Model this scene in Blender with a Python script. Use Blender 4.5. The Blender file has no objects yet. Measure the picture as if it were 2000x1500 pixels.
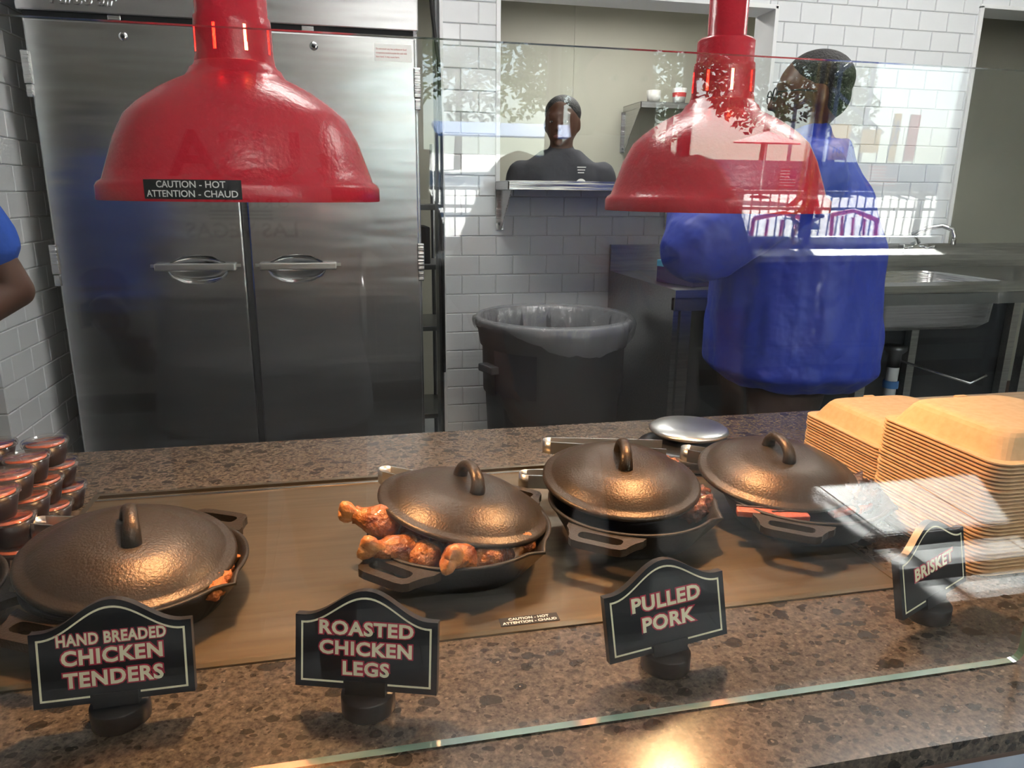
import bpy, bmesh, math, random
from mathutils import Vector, Matrix, Euler
random.seed(7)
R = math.radians
PI = math.pi
col = bpy.context.scene.collection
sc = bpy.context.scene

# ------------------------------------------------------------------ camera
FPX = 1430.0
CAM = Vector((0, 0, 1.355))
PITCH, ROLL, YAW = R(14.5), R(0.6), R(12.4)
fw = Vector((math.sin(YAW)*math.cos(PITCH), math.cos(YAW)*math.cos(PITCH), -math.sin(PITCH)))
rt0 = Vector((math.cos(YAW), -math.sin(YAW), 0))
up0 = rt0.cross(fw)
rt = rt0*math.cos(ROLL) + up0*math.sin(ROLL)
up = up0*math.cos(ROLL) - rt0*math.sin(ROLL)
cam_d = bpy.data.cameras.new('camera')
cam_d.sensor_fit = 'HORIZONTAL'; cam_d.sensor_width = 36.0
cam_d.lens = 36.0*FPX/2000.0
cam_d.clip_start = 0.01; cam_d.clip_end = 200
cam = bpy.data.objects.new('camera', cam_d); col.objects.link(cam)
CM = Matrix(((rt.x, up.x, -fw.x, CAM.x), (rt.y, up.y, -fw.y, CAM.y), (rt.z, up.z, -fw.z, CAM.z), (0, 0, 0, 1)))
cam.matrix_world = CM
sc.camera = cam

# ------------------------------------------------------------------ light
EXPOSURE = 2.35
SUN = 18.0
SKY = 4.4
FILL_TROFFER = 5.0
LAMP_W = 3.9
sc.view_settings.view_transform = 'Standard'
sc.view_settings.look = 'None'
sc.view_settings.gamma = 1
sc.view_settings.use_curve_mapping = False
sc.view_settings.exposure = EXPOSURE
sc.cycles.max_bounces = 9
sc.cycles.diffuse_bounces = 5
sc.cycles.glossy_bounces = 5
sc.cycles.transparent_max_bounces = 24
sc.cycles.sample_clamp_indirect = 6
sc.cycles.caustics_reflective = False
sc.cycles.caustics_refractive = False

SUN_DIR = Vector((-0.55, 1.0, -0.75)).normalized()      # the way the light travels
wd = bpy.data.worlds.new('sky'); sc.world = wd; wd.use_nodes = True
nt = wd.node_tree; nt.nodes.clear()
wo = nt.nodes.new('ShaderNodeOutputWorld'); bg = nt.nodes.new('ShaderNodeBackground')
sk = nt.nodes.new('ShaderNodeTexSky'); sk.sky_type = 'HOSEK_WILKIE'
sk.sun_direction = -SUN_DIR; sk.turbidity = 3.0; sk.ground_albedo = 0.5
nt.links.new(sk.outputs[0], bg.inputs[0]); nt.links.new(bg.outputs[0], wo.inputs[0])
bg.inputs[1].default_value = SKY
sun_d = bpy.data.lights.new('sun', 'SUN'); sun_d.energy = SUN; sun_d.angle = R(0.6); sun_d.color = (1, .96, .9)
sun = bpy.data.objects.new('sun', sun_d); col.objects.link(sun)
sun.rotation_euler = SUN_DIR.to_track_quat('-Z', 'Y').to_euler(); sun.location = (4, -12, 14)

# ------------------------------------------------------------------ pixel helpers
def ray(u, v): return fw + rt*((u-1000)/FPX) + up*((750-v)/FPX)
def pz(u, v, z): d = ray(u, v); return CAM + d*((z-CAM.z)/d.z)
def py(u, v, y): d = ray(u, v); return CAM + d*((y-CAM.y)/d.y)
# things seen mirrored in the glass guard: follow the ray, bounce it off the sheet, go on to a real plane behind
GTILT = R(2.0); GY = .574
def mirror(u, v):
    n = Vector((0, -math.cos(GTILT), -math.sin(GTILT))); g0 = Vector((0, GY, .862)); d = ray(u, v)
    p = CAM + d*((g0-CAM).dot(n)/d.dot(n)); return p, d - 2*d.dot(n)*n
def my(u, v, y): p, r = mirror(u, v); return p + r*((y-p.y)/r.y)
def mz(u, v, z): p, r = mirror(u, v); return p + r*((z-p.z)/r.z)

# ------------------------------------------------------------------ materials
MATS = {}
def mat(name, c, rough=.5, metal=0., bump=None, c2=None, nscale=8., aniso=0., emit=None, spec=.5, alpha=None, coat=0., stretch=None, ramp=(.35, .65), trans=0.):
    m = bpy.data.materials.new(name); m.use_nodes = True
    t = m.node_tree; b = t.nodes['Principled BSDF']
    b.inputs['Base Color'].default_value = (*c, 1); b.inputs['Roughness'].default_value = rough
    b.inputs['Metallic'].default_value = metal; b.inputs['Specular IOR Level'].default_value = spec
    b.inputs['Coat Weight'].default_value = coat
    if trans: b.inputs['Transmission Weight'].default_value = trans
    tc = None
    def coord():
        nonlocal tc
        if tc is None:
            tc = t.nodes.new('ShaderNodeTexCoord')
            if stretch:
                mp = t.nodes.new('ShaderNodeMapping'); mp.inputs['Scale'].default_value = stretch
                t.links.new(tc.outputs['Object'], mp.inputs[0]); tc = mp
                return mp.outputs[0]
        return tc.outputs[0] if stretch else tc.outputs['Object']
    if c2:
        n = t.nodes.new('ShaderNodeTexNoise'); n.inputs['Scale'].default_value = nscale; n.inputs['Detail'].default_value = 5
        t.links.new(coord(), n.inputs['Vector'])
        r = t.nodes.new('ShaderNodeValToRGB'); r.color_ramp.elements[0].position = ramp[0]; r.color_ramp.elements[1].position = ramp[1]
        r.color_ramp.elements[0].color = (*c, 1); r.color_ramp.elements[1].color = (*c2, 1)
        t.links.new(n.outputs[0], r.inputs[0]); t.links.new(r.outputs[0], b.inputs['Base Color'])
    if bump:
        n = t.nodes.new('ShaderNodeTexNoise'); n.inputs['Scale'].default_value = bump[0]; n.inputs['Detail'].default_value = 3
        t.links.new(coord(), n.inputs['Vector'])
        bp = t.nodes.new('ShaderNodeBump'); bp.inputs['Strength'].default_value = bump[1]; bp.inputs['Distance'].default_value = bump[2] if len(bump) > 2 else .002
        t.links.new(n.outputs[0], bp.inputs['Height']); t.links.new(bp.outputs[0], b.inputs['Normal'])
    if emit:
        b.inputs['Emission Color'].default_value = (*emit[0], 1); b.inputs['Emission Strength'].default_value = emit[1]
    if alpha is not None: b.inputs['Alpha'].default_value = alpha
    MATS[name] = m
    return m

def clear_mat(name, tint=(1, 1, 1), f0=.04, rough=0., film=0., film_col=(.8, .8, .8), crinkle=0.):
    """thin clear sheet: transparent + mirror, weighed by Schlick's reflectance at each face"""
    m = bpy.data.materials.new(name); m.use_nodes = True; t = m.node_tree; t.nodes.clear()
    o = t.nodes.new('ShaderNodeOutputMaterial'); mx = t.nodes.new('ShaderNodeMixShader')
    tr = t.nodes.new('ShaderNodeBsdfTransparent'); tr.inputs[0].default_value = (*tint, 1)
    gl = t.nodes.new('ShaderNodeBsdfGlossy'); gl.inputs['Roughness'].default_value = rough
    lw = t.nodes.new('ShaderNodeLayerWeight'); lw.inputs[0].default_value = .5
    pw = t.nodes.new('ShaderNodeMath'); pw.operation = 'POWER'; pw.inputs[1].default_value = 5
    ma = t.nodes.new('ShaderNodeMath'); ma.operation = 'MULTIPLY_ADD'; ma.inputs[1].default_value = 1-f0; ma.inputs[2].default_value = f0
    t.links.new(lw.outputs['Facing'], pw.inputs[0]); t.links.new(pw.outputs[0], ma.inputs[0]); t.links.new(ma.outputs[0], mx.inputs[0])
    base = tr
    if crinkle:
        nz = t.nodes.new('ShaderNodeTexNoise'); nz.inputs['Scale'].default_value = crinkle; nz.inputs['Detail'].default_value = 4; nz.inputs['Distortion'].default_value = 1.5
        tc = t.nodes.new('ShaderNodeTexCoord'); mp = t.nodes.new('ShaderNodeMapping'); mp.inputs['Scale'].default_value = (1, 1, .35)
        bp = t.nodes.new('ShaderNodeBump'); bp.inputs['Strength'].default_value = .9; bp.inputs['Distance'].default_value = .02
        t.links.new(tc.outputs['Object'], mp.inputs[0]); t.links.new(mp.outputs[0], nz.inputs['Vector']); t.links.new(nz.outputs[0], bp.inputs['Height']); t.links.new(bp.outputs[0], gl.inputs['Normal']); t.links.new(bp.outputs[0], lw.inputs['Normal'])
    if film:
        df = t.nodes.new('ShaderNodeBsdfDiffuse'); df.inputs[0].default_value = (*film_col, 1)
        m2 = t.nodes.new('ShaderNodeMixShader'); m2.inputs[0].default_value = film
        t.links.new(tr.outputs[0], m2.inputs[1]); t.links.new(df.outputs[0], m2.inputs[2]); base = m2
    t.links.new(base.outputs[0], mx.inputs[1]); t.links.new(gl.outputs[0], mx.inputs[2]); t.links.new(mx.outputs[0], o.inputs[0])
    MATS[name] = m
    return m

def granite():
    m = bpy.data.materials.new('granite'); m.use_nodes = True; t = m.node_tree; b = t.nodes['Principled BSDF']
    tc = t.nodes.new('ShaderNodeTexCoord')
    n1 = t.nodes.new('ShaderNodeTexNoise'); n1.inputs['Scale'].default_value = 160; n1.inputs['Detail'].default_value = 6; n1.inputs['Roughness'].default_value = .7
    r1 = t.nodes.new('ShaderNodeValToRGB'); e = r1.color_ramp.elements
    e[0].position = .33; e[0].color = (.035, .029, .024, 1); e[1].position = .7; e[1].color = (.17, .140, .110, 1)
    q = e.new(.5); q.color = (.092, .075, .059, 1)
    t.links.new(tc.outputs['Object'], n1.inputs['Vector']); t.links.new(n1.outputs[0], r1.inputs[0])
    dn = t.nodes.new('ShaderNodeTexNoise'); dn.inputs['Scale'].default_value = 60
    t.links.new(tc.outputs['Object'], dn.inputs['Vector'])
    dm = t.nodes.new('ShaderNodeVectorMath'); dm.operation = 'MULTIPLY_ADD'; dm.inputs[1].default_value = (.012,)*3
    t.links.new(dn.outputs[1], dm.inputs[0]); t.links.new(tc.outputs['Object'], dm.inputs[2])
    last = r1.outputs[0]
    for scale, th, colr in ((30, .19, (.016, .014, .0125)), (62, .18, (.02, .0165, .014)), (120, .15, (.03, .024, .02)), (95, .09, (.2, .165, .125))):
        v = t.nodes.new('ShaderNodeTexVoronoi'); v.inputs['Scale'].default_value = scale; v.inputs['Randomness'].default_value = 1
        mp = t.nodes.new('ShaderNodeMapping'); mp.inputs['Rotation'].default_value = (0, 0, scale); mp.inputs['Scale'].default_value = (1, 1.35, 1)
        t.links.new(dm.outputs[0], mp.inputs[0]); t.links.new(mp.outputs[0], v.inputs['Vector'])
        sx = t.nodes.new('ShaderNodeSeparateColor'); t.links.new(v.outputs['Color'], sx.inputs[0])
        th_n = t.nodes.new('ShaderNodeMath'); th_n.operation = 'MULTIPLY'; th_n.inputs[1].default_value = th*2.2
        t.links.new(sx.outputs[0], th_n.inputs[0])
        lt = t.nodes.new('ShaderNodeMath'); lt.operation = 'LESS_THAN'
        t.links.new(v.outputs['Distance'], lt.inputs[0]); t.links.new(th_n.outputs[0], lt.inputs[1])
        ml = t.nodes.new('ShaderNodeMath'); ml.operation = 'MULTIPLY'; ml.inputs[1].default_value = .8
        t.links.new(lt.outputs[0], ml.inputs[0])
        mx = t.nodes.new('ShaderNodeMix'); mx.data_type = 'RGBA'; mx.inputs[7].default_value = (*colr, 1)
        t.links.new(ml.outputs[0], mx.inputs[0]); t.links.new(last, mx.inputs[6]); last = mx.outputs[2]
    t.links.new(last, b.inputs['Base Color']); b.inputs['Roughness'].default_value = .22; b.inputs['Specular IOR Level'].default_value = .45
    MATS['granite'] = m

granite()
clear_mat('glass', (.985, .995, .99), .043)
clear_mat('window_glass', (.95, .97, .97), .04)
clear_mat('lid_plastic', (.95, .95, .95), .06, .06, .02)
clear_mat('liner', (.95, .96, .97), .08, .16, .2, (.8, .82, .85), 16)
clear_mat('bin_plastic', (.9, .9, .88), .05, .3, .7, (.75, .74, .7))
mat('glass_edge', (.18, .42, .36), .1, trans=.6, spec=.6)
mat('steel', (.5, .5, .5), .24, 1., (3, .25, .02), (.58, .58, .58), 6., stretch=(1, 1, 30))
mat('fridge_steel', (.5, .51, .52), .24, 1., (2.2, .45, .02), (.58, .585, .59), 5., stretch=(.35, .35, 2.2))
mat('brushed_steel', (.72, .72, .7), .3, 1., (200, .1, .001))
mat('polished_steel', (.72, .73, .74), .12, 1.)
mat('dark_steel', (.16, .165, .17), .35, 1.)
mat('table_steel', (.34, .34, .335), .3, 1., (4, .12, .01), (.42, .42, .41), 7., stretch=(1, 20, 20))
mat('table_front', (.2, .205, .21), .38, .9)
mat('cast_iron', (.048, .036, .025), .36, .55, (340, .5, .0011), (.055, .042, .03), 18)
mat('pan_iron', (.022, .018, .014), .5, .3, (300, .5, .001))
mat('cast_iron_inside', (.05, .038, .028), .42, .7, (420, .35, .001))
mat('hot_plate', (.165, .125, .08), .37, .7, (3, .08, .01), (.2, .155, .10), 5, stretch=(1, 14, 1))
mat('plate_frame', (.26, .21, .14), .3, .9)
mat('red_enamel', (.62, .018, .04), .27, 0, (170, .5, .0013), spec=.55)
mat('lamp_inside', (.75, .72, .68), .35, .3)
mat('bulb_red', (.9, .25, .1), .3, emit=((1, .22, .06), 9))
mat('black_plastic', (.012, .012, .014), .35)
mat('black_matte', (.014, .015, .018), .6)
mat('sign_black', (.011, .012, .016), .38)
mat('cream', (.9, .85, .62), .5)
mat('sign_red', (.5, .035, .07), .5)
mat('white_print', (.85, .85, .83), .5)
mat('red_print', (.5, .05, .05), .6)
mat('grey_print', (.45, .44, .42), .5)
mat('tile', (.74, .76, .78), .12, 0, (6, .03, .01), (.79, .81, .82), 3, spec=.5)
mat('grout', (.66, .67, .67), .9)
mat('trim_white', (.8, .81, .81), .4)
mat('panel_beige', (.42, .41, .335), .5, 0, None, (.45, .44, .36), 2)
mat('wall_paint', (.5, .47, .42), .8)
mat('beadboard', (.3, .31, .31), .5)
mat('ceiling', (.78, .78, .76), .85)
mat('floor_tile', (.25, .26, .27), .4, 0, None, (.32, .33, .34), 9)
mat('floor_grout', (.17, .17, .17), .9)
mat('base_brown', (.09, .05, .035), .55)
mat('counter_front', (.34, .33, .32), .5)
mat('fascia', (.3, .37, .48), .35, 0, None, (.36, .43, .54), 12)
mat('added_canopy_cloth', (.55, .55, .52), .9)
mat('wood_block', (.46, .31, .18), .45, 0, None, (.33, .2, .11), 6, stretch=(1, 14, 14))
mat('wood_edge', (.2, .1, .06), .5)
mat('pulp', (.66, .44, .24), .85, 0, (300, .25, .0006), (.6, .385, .2), 90)
mat('sauce_cup', (.014, .007, .006), .3, spec=.4)
mat('sauce', (.62, .13, .02), .2, 0, (60, .4, .003), (.33, .03, .01), 45, spec=.6)
mat('chicken', (.5, .18, .04), .38, 0, (110, 1., .008), (.17, .035, .01), 38, coat=.3)
mat('chicken_end', (.62, .3, .1), .4, 0, (110, .8, .004), (.4, .12, .03), 60, coat=.2)
mat('bone', (.7, .5, .33), .5, 0, (120, .4, .002))
mat('tender', (.5, .16, .03), .6, 0, (130, 1., .005), (.34, .09, .02), 70)
mat('pork', (.22, .065, .03), .45, 0, (150, .9, .004), (.05, .018, .012), 60, coat=.2)
mat('brisket', (.42, .09, .04), .45, 0, (120, .6, .003), (.3, .05, .025), 50, coat=.2)
mat('bark', (.028, .018, .014), .4, 0, (160, 1., .004), (.06, .025, .015), 60, coat=.25)
mat('bin_grey', (.07, .072, .077), .55, 0, (60, .05, .002))
mat('bin_label', (.02, .022, .03), .5)
mat('blue_shirt', (.02, .095, .5), .8, 0, (14, .5, .02))
mat('blue_jacket', (.025, .05, .40), .5, 0, (9, .7, .03), (.03, .062, .45), 4)
mat('navy_shirt', (.03, .033, .045), .8, 0, (12, .4, .02))
mat('blue_yoke', (.02, .06, .22), .7)
mat('grey_shirt', (.5, .5, .51), .85, 0, (9, .5, .03))
mat('pale_shirt', (.62, .61, .6), .85, 0, (9, .5, .03))
mat('shirt_print', (.05, .05, .055), .8)
mat('shirt_blue_print', (.05, .09, .3), .8)
mat('shirt_red_print', (.45, .06, .06), .8)
mat('brown_shorts', (.12, .058, .03), .85, 0, (12, .4, .02))
mat('black_trousers', (.014, .013, .014), .8, 0, (12, .4, .02))
mat('brown_trousers', (.05, .03, .025), .8)
mat('red_trousers', (.5, .04, .05), .8)
mat('skin_dark', (.1, .042, .025), .45, 0, (150, .08, .001))
mat('skin_medium', (.22, .11, .07), .5, 0, (150, .08, .001))
mat('skin_light', (.5, .3, .22), .5, 0, (150, .08, .001))
mat('hair_black', (.008, .007, .007), .6, 0, (160, 1., .006))
mat('hair_brown', (.06, .03, .018), .55, 0, (90, 1., .006))
mat('eye_white', (.7, .68, .65), .2)
mat('eye_dark', (.015, .01, .008), .1)
mat('lips', (.18, .07, .06), .4)
mat('watch_screen', (.5, .6, .75), .1, emit=((.5, .65, .9), .12))
mat('watch_band', (.6, .58, .54), .6)
mat('rubber', (.02, .02, .02), .6)
mat('carton_blue', (.12, .42, .62), .5)
mat('carton_purple', (.05, .035, .12), .5)
mat('pvc', (.72, .73, .74), .4)
mat('scale_black', (.015, .015, .016), .3)
mat('spray_white', (.7, .7, .7), .4)
mat('diffuser', (.9, .9, .9), .5, emit=((1, .97, .93), FILL_TROFFER))
mat('concrete', (.62, .60, .57), .9, 0, None, (.7, .68, .65), .6)
mat('fence_paint', (.1, .11, .13), .5)
mat('bark_wood', (.09, .06, .04), .9, 0, (20, .8, .02))
mat('leaf', (.07, .13, .03), .6, c2=(.12, .19, .05), nscale=2)
mat('leaf_dark', (.035, .075, .02), .6, c2=(.06, .11, .03), nscale=2)
mat('banner_yellow', (.75, .42, .05), .7)
mat('banner_red', (.5, .06, .05), .7)
mat('flag_white', (.8, .8, .8), .7)
mat('flag_red', (.6, .03, .05), .7)
mat('flag_blue', (.03, .05, .2), .7)
mat('awning_blue', (.06, .2, .5), .7)
mat('parasol_red', (.75, .05, .06), .7)
mat('chair_red', (.6, .05, .04), .4)
mat('coaster_steel', (.18, .22, .3), .5, .3)
mat('cord_yellow', (.75, .5, .08), .6)
mat('window_frame', (.5, .53, .58), .4, .3)

# ------------------------------------------------------------------ mesh helpers
class MB:
    def __init__(s): s.v = []; s.f = []; s.m = []; s.cur = 0; s.sm = []
    def add(s, vs, fs, smooth=False):
        o = len(s.v); s.v += [tuple(p) for p in vs]
        for f in fs: s.f.append(tuple(i+o for i in f)); s.m.append(s.cur); s.sm.append(smooth)
        return s
    def box(s, a, b, M=None, bev=0.):
        x0, y0, z0 = a; x1, y1, z1 = b
        if bev <= 0:
            vs = [(x0, y0, z0), (x1, y0, z0), (x1, y1, z0), (x0, y1, z0), (x0, y0, z1), (x1, y0, z1), (x1, y1, z1), (x0, y1, z1)]
            fs = [(3, 2, 1, 0), (4, 5, 6, 7), (0, 1, 5, 4), (1, 2, 6, 5), (2, 3, 7, 6), (3, 0, 4, 7)]
        else:
            bm = bmesh.new(); bmesh.ops.create_cube(bm, size=1)
            for v in bm.verts: v.co = Vector(((x0+x1)/2+v.co.x*(x1-x0), (y0+y1)/2+v.co.y*(y1-y0), (z0+z1)/2+v.co.z*(z1-z0)))
            bmesh.ops.bevel(bm, geom=bm.edges[:], offset=bev, segments=2, profile=.6, affect='EDGES')
            bm.verts.ensure_lookup_table(); vs = [v.co.copy() for v in bm.verts]; fs = [tuple(v.index for v in f.verts) for f in bm.faces]; bm.free()
        if M: vs = [M @ Vector(p) for p in vs]
        return s.add(vs, fs)
    def lathe(s, prof, n=32, M=None, a0=0, a1=2*PI, smooth=True, wob=None):
        full = abs(a1-a0-2*PI) < 1e-6; k = n if full else n+1; vs = []; fs = []
        for i in range(k):
            a = a0+(a1-a0)*i/n
            for j, (r, z) in enumerate(prof):
                if wob: r, z = wob(a, r, z, j)
                vs.append((r*math.cos(a), r*math.sin(a), z))
        m = len(prof)
        for i in range(n):
            i2 = (i+1) % k
            for j in range(m-1):
                q = [i*m+j, i2*m+j, i2*m+j+1, i*m+j+1]
                fs.append(tuple(q))
        if M: vs = [M @ Vector(p) for p in vs]
        return s.add(vs, fs, smooth)
    def tube(s, pts, r, n=8, smooth=True, cap=True):
        pts = [Vector(p) for p in pts]; rs = r if isinstance(r, (list, tuple)) else [r]*len(pts)
        vs = []; fs = []; nrm = None
        for i, p in enumerate(pts):
            t = (pts[min(i+1, len(pts)-1)]-pts[max(i-1, 0)]).normalized()
            if nrm is None:
                nrm = t.orthogonal().normalized()
            else:
                nrm = (nrm-t*nrm.dot(t)).normalized()
            b = t.cross(nrm)
            for k in range(n):
                a = 2*PI*k/n; vs.append(p+(nrm*math.cos(a)+b*math.sin(a))*rs[i])
        for i in range(len(pts)-1):
            for k in range(n):
                k2 = (k+1) % n; fs.append((i*n+k, i*n+k2, (i+1)*n+k2, (i+1)*n+k))
        if cap: fs.append(tuple(range(n-1, -1, -1))); fs.append(tuple((len(pts)-1)*n+k for k in range(n)))
        return s.add(vs, fs, smooth)
    def prism(s, out, z0, z1, M=None):
        n = len(out); vs = [(x, y, z0) for x, y in out]+[(x, y, z1) for x, y in out]
        fs = [tuple(range(n-1, -1, -1)), tuple(range(n, 2*n))]+[(i, (i+1) % n, n+(i+1) % n, n+i) for i in range(n)]
        if M: vs = [M @ Vector(p) for p in vs]
        return s.add(vs, fs)
    def ring(s, outer, inner, z0, z1, M=None, smooth=False):
        n = len(outer); vs = [(*p, z0) for p in outer]+[(*p, z0) for p in inner]+[(*p, z1) for p in outer]+[(*p, z1) for p in inner]; fs = []
        for i in range(n):
            j = (i+1) % n
            fs += [(2*n+i, 2*n+j, 3*n+j, 3*n+i), (j, i, n+i, n+j), (i, j, 2*n+j, 2*n+i), (n+j, n+i, 3*n+i, 3*n+j)]
        if M: vs = [M @ Vector(p) for p in vs]
        return s.add(vs, fs, smooth)
    def rings(s, rs, M=None, smooth=False, cap0=True, cap1=True):
        n = len(rs[0]); vs = [p for r in rs for p in r]; fs = []
        for i in range(len(rs)-1):
            for k in range(n):
                k2 = (k+1) % n; fs.append((i*n+k, i*n+k2, (i+1)*n+k2, (i+1)*n+k))
        if cap0: fs.append(tuple(range(n-1, -1, -1)))
        if cap1: fs.append(tuple((len(rs)-1)*n+k for k in range(n)))
        if M: vs = [M @ Vector(p) for p in vs]
        return s.add(vs, fs, smooth)
    def mesh(s, name, mats):
        me = bpy.data.meshes.new(name); me.from_pydata(s.v, [], s.f); me.update()
        if not isinstance(mats, (list, tuple)): mats = [mats]
        for m in mats: me.materials.append(MATS[m] if isinstance(m, str) else m)
        me.polygons.foreach_set('material_index', s.m); me.polygons.foreach_set('use_smooth', s.sm)
        return me
    def build(s, name, mats, parent=None, loc=None, rot=None):
        return put(name, s.mesh(name, mats), parent, loc, rot)

def put(name, me, parent=None, loc=None, rot=None):
    o = bpy.data.objects.new(name, me); col.objects.link(o)
    if parent is not None: o.parent = parent
    if loc is not None: o.location = loc
    if rot is not None: o.rotation_euler = rot
    return o
def tag(o, label=None, cat=None, group=None, kind=None):
    if label: o['label'] = label
    if cat: o['category'] = cat
    if group: o['group'] = group
    if kind: o['kind'] = kind
    return o
def thing(name, label, cat, loc=(0, 0, 0), rz=0., group=None, rot=None):
    o = bpy.data.objects.new(name, None); col.objects.link(o); o.empty_display_size = .05
    o.location = loc; o.rotation_euler = rot if rot else (0, 0, rz)
    return tag(o, label, cat, group)
def struct(o): o['kind'] = 'structure'; return o
def copy_tree(o, parent=None):
    c = o.copy(); col.objects.link(c); c.parent = parent
    for ch in o.children: copy_tree(ch, c)
    return c
def evald(me, mods):
    """mesh after modifiers"""
    o = bpy.data.objects.new('tmp', me); col.objects.link(o); ex = []
    for typ, kw in mods:
        md = o.modifiers.new('m', typ)
        for k, v in kw.items():
            setattr(md, k, v)
    dg = bpy.context.evaluated_depsgraph_get(); dg.update()
    r = bpy.data.meshes.new_from_object(o.evaluated_get(dg), depsgraph=dg)
    bpy.data.objects.remove(o)
    return r
def text_mesh(body, size, m, extrude=.0004, offset=0., align='CENTER', shear=0., spacing=1., M=None, bend=None, sx=1., line=1.):
    cu = bpy.data.curves.new('t', 'FONT'); cu.body = body; cu.size = size; cu.extrude = extrude; cu.offset = offset
    cu.align_x = align; cu.align_y = 'CENTER'; cu.shear = shear; cu.space_character = spacing; cu.resolution_u = 3; cu.space_line = line
    o = bpy.data.objects.new('t', cu); col.objects.link(o)
    dg = bpy.context.evaluated_depsgraph_get(); dg.update()
    me = bpy.data.meshes.new_from_object(o.evaluated_get(dg), depsgraph=dg); bpy.data.objects.remove(o)
    for v in me.vertices:
        p = v.co.copy(); p.x *= sx
        if bend: p = bend(p)
        if M: p = M @ p
        v.co = p
    me.materials.clear(); me.materials.append(MATS[m])
    return me
UPM = Matrix.Rotation(R(90), 4, 'X')       # letters lying in xy stand up, facing -y
def rrect(w, d, r, n=5):
    p = []
    for cx, cy, a in ((w/2-r, d/2-r, 0), (-w/2+r, d/2-r, 90), (-w/2+r, -d/2+r, 180), (w/2-r, -d/2+r, 270)):
        for i in range(n+1): t = R(a+90*i/n); p.append((cx+r*math.cos(t), cy+r*math.sin(t)))
    return p
def smooth_mesh(me):
    me.polygons.foreach_set('use_smooth', [True]*len(me.polygons)); me.update(); return me

# ================================================================== SETTING
WB = 3.15          # back wall face
TW, TH = .15, .083
def box_o(name, a, b, m, parent=None, bev=0.): return MB().box(a, b, None, bev).build(name, m, parent)
def sbox(name, a, b, m): return struct(box_o(name, a, b, m))

tile_cache = {}
def tile_mesh(w, h):
    k = (round(w, 4), round(h, 4))
    if k not in tile_cache:
        g = .0015; w2, h2 = w-g*2, h-g*2; b = .0025; t = .006
        r0 = [(0, 0, 0), (w2, 0, 0), (w2, h2, 0), (0, h2, 0)]; r1 = [(0, 0, t-b), (w2, 0, t-b), (w2, h2, t-b), (0, h2, t-b)]
        r2 = [(b, b, t), (w2-b, b, t), (w2-b, h2-b, t), (b, h2-b, t)]
        tile_cache[k] = MB().rings([r0, r1, r2], cap0=False).mesh('tile', 'tile')
    return tile_cache[k]
def tile_field(parent, O, U, N, width, z0, z1, keep, single):
    """running-bond tiles on the plane through O along U; keep(u0,u1,v0,v1) -> clipped list; single(u,v) -> own object"""
    U = Vector(U); N = Vector(N); Zv = Vector((0, 0, 1)); O = Vector(O)
    M = Matrix((U, Zv, N)).transposed().to_4x4(); rest = MB(); ns = 0; row = 0; z = z0
    while z < z1-.001:
        h = min(TH, z1-z); x = -(TW/2 if row % 2 else 0)
        while x < width-.001:
            a, b = max(0, x), min(width, x+TW)
            for (a2, b2, c2, d2) in keep(a, b, z, z+h):
                if b2-a2 < .012 or d2-c2 < .012: continue
                P = O+U*(a2+.0015)+Zv*(c2+.0015-O.z)
                T = Matrix.Translation(P) @ M
                if single((a2+b2)/2, (c2+d2)/2) and ns < 300:
                    o = put('tile', tile_mesh(b2-a2, d2-c2), parent); o.matrix_world = T; ns += 1
                else:
                    me = tile_mesh(b2-a2, d2-c2); rest.add([T @ v.co for v in me.vertices], [tuple(p.vertices) for p in me.polygons])
            x += TW
        z += TH; row += 1
    if rest.f: tag(rest.build('tile_field', 'tile', parent), kind='stuff')
def cut_hole(hx0, hx1, hz0, hz1):
    def keep(a, b, c, d):
        out = []
        if b <= hx0 or a >= hx1 or d <= hz0 or c >= hz1: return [(a, b, c, d)]
        if a < hx0: out.append((a, hx0, c, d)); a = hx0
        if b > hx1: out.append((hx1, b, c, d)); b = hx1
        if c < hz0: out.append((a, b, c, hz0)); c = hz0
        if d > hz1: out.append((a, b, hz1, d))
        return out
    return keep

CEIL = 2.9
# floor: slab with square tiles, customer side tile by tile where the glass mirrors it
fl = sbox('floor', (-3.2, -2.95, -.1), (5.2, 5.0, -.008), 'floor_grout')
ft = MB().rings([[(0, 0, -.008), (.446, 0, -.008), (.446, .446, -.008), (0, .446, -.008)], [(0, 0, -.002), (.446, 0, -.002), (.446, .446, -.002), (0, .446, -.002)], [(.002, .002, 0), (.444, .002, 0), (.444, .444, 0), (.002, .444, 0)]], cap0=False).mesh('floor_tile', 'floor_tile')
rest = MB()
for i in range(18):
    for j in range(17):
        x, y = -3.0+i*.45, -2.8+j*.45
        if -.9 < x < 4.2 and -2.9 < y < .4: put('floor_tile', ft, fl, (x, y, 0))
        else: rest.add([Vector(v.co)+Vector((x, y, 0)) for v in ft.vertices], [tuple(p.vertices) for p in ft.polygons])
tag(rest.build('floor_tile_field', 'floor_tile', fl), kind='stuff')
sbox('ceiling', (-3.2, -2.95, CEIL), (5.2, 5.0, CEIL+.1), 'ceiling')

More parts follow.
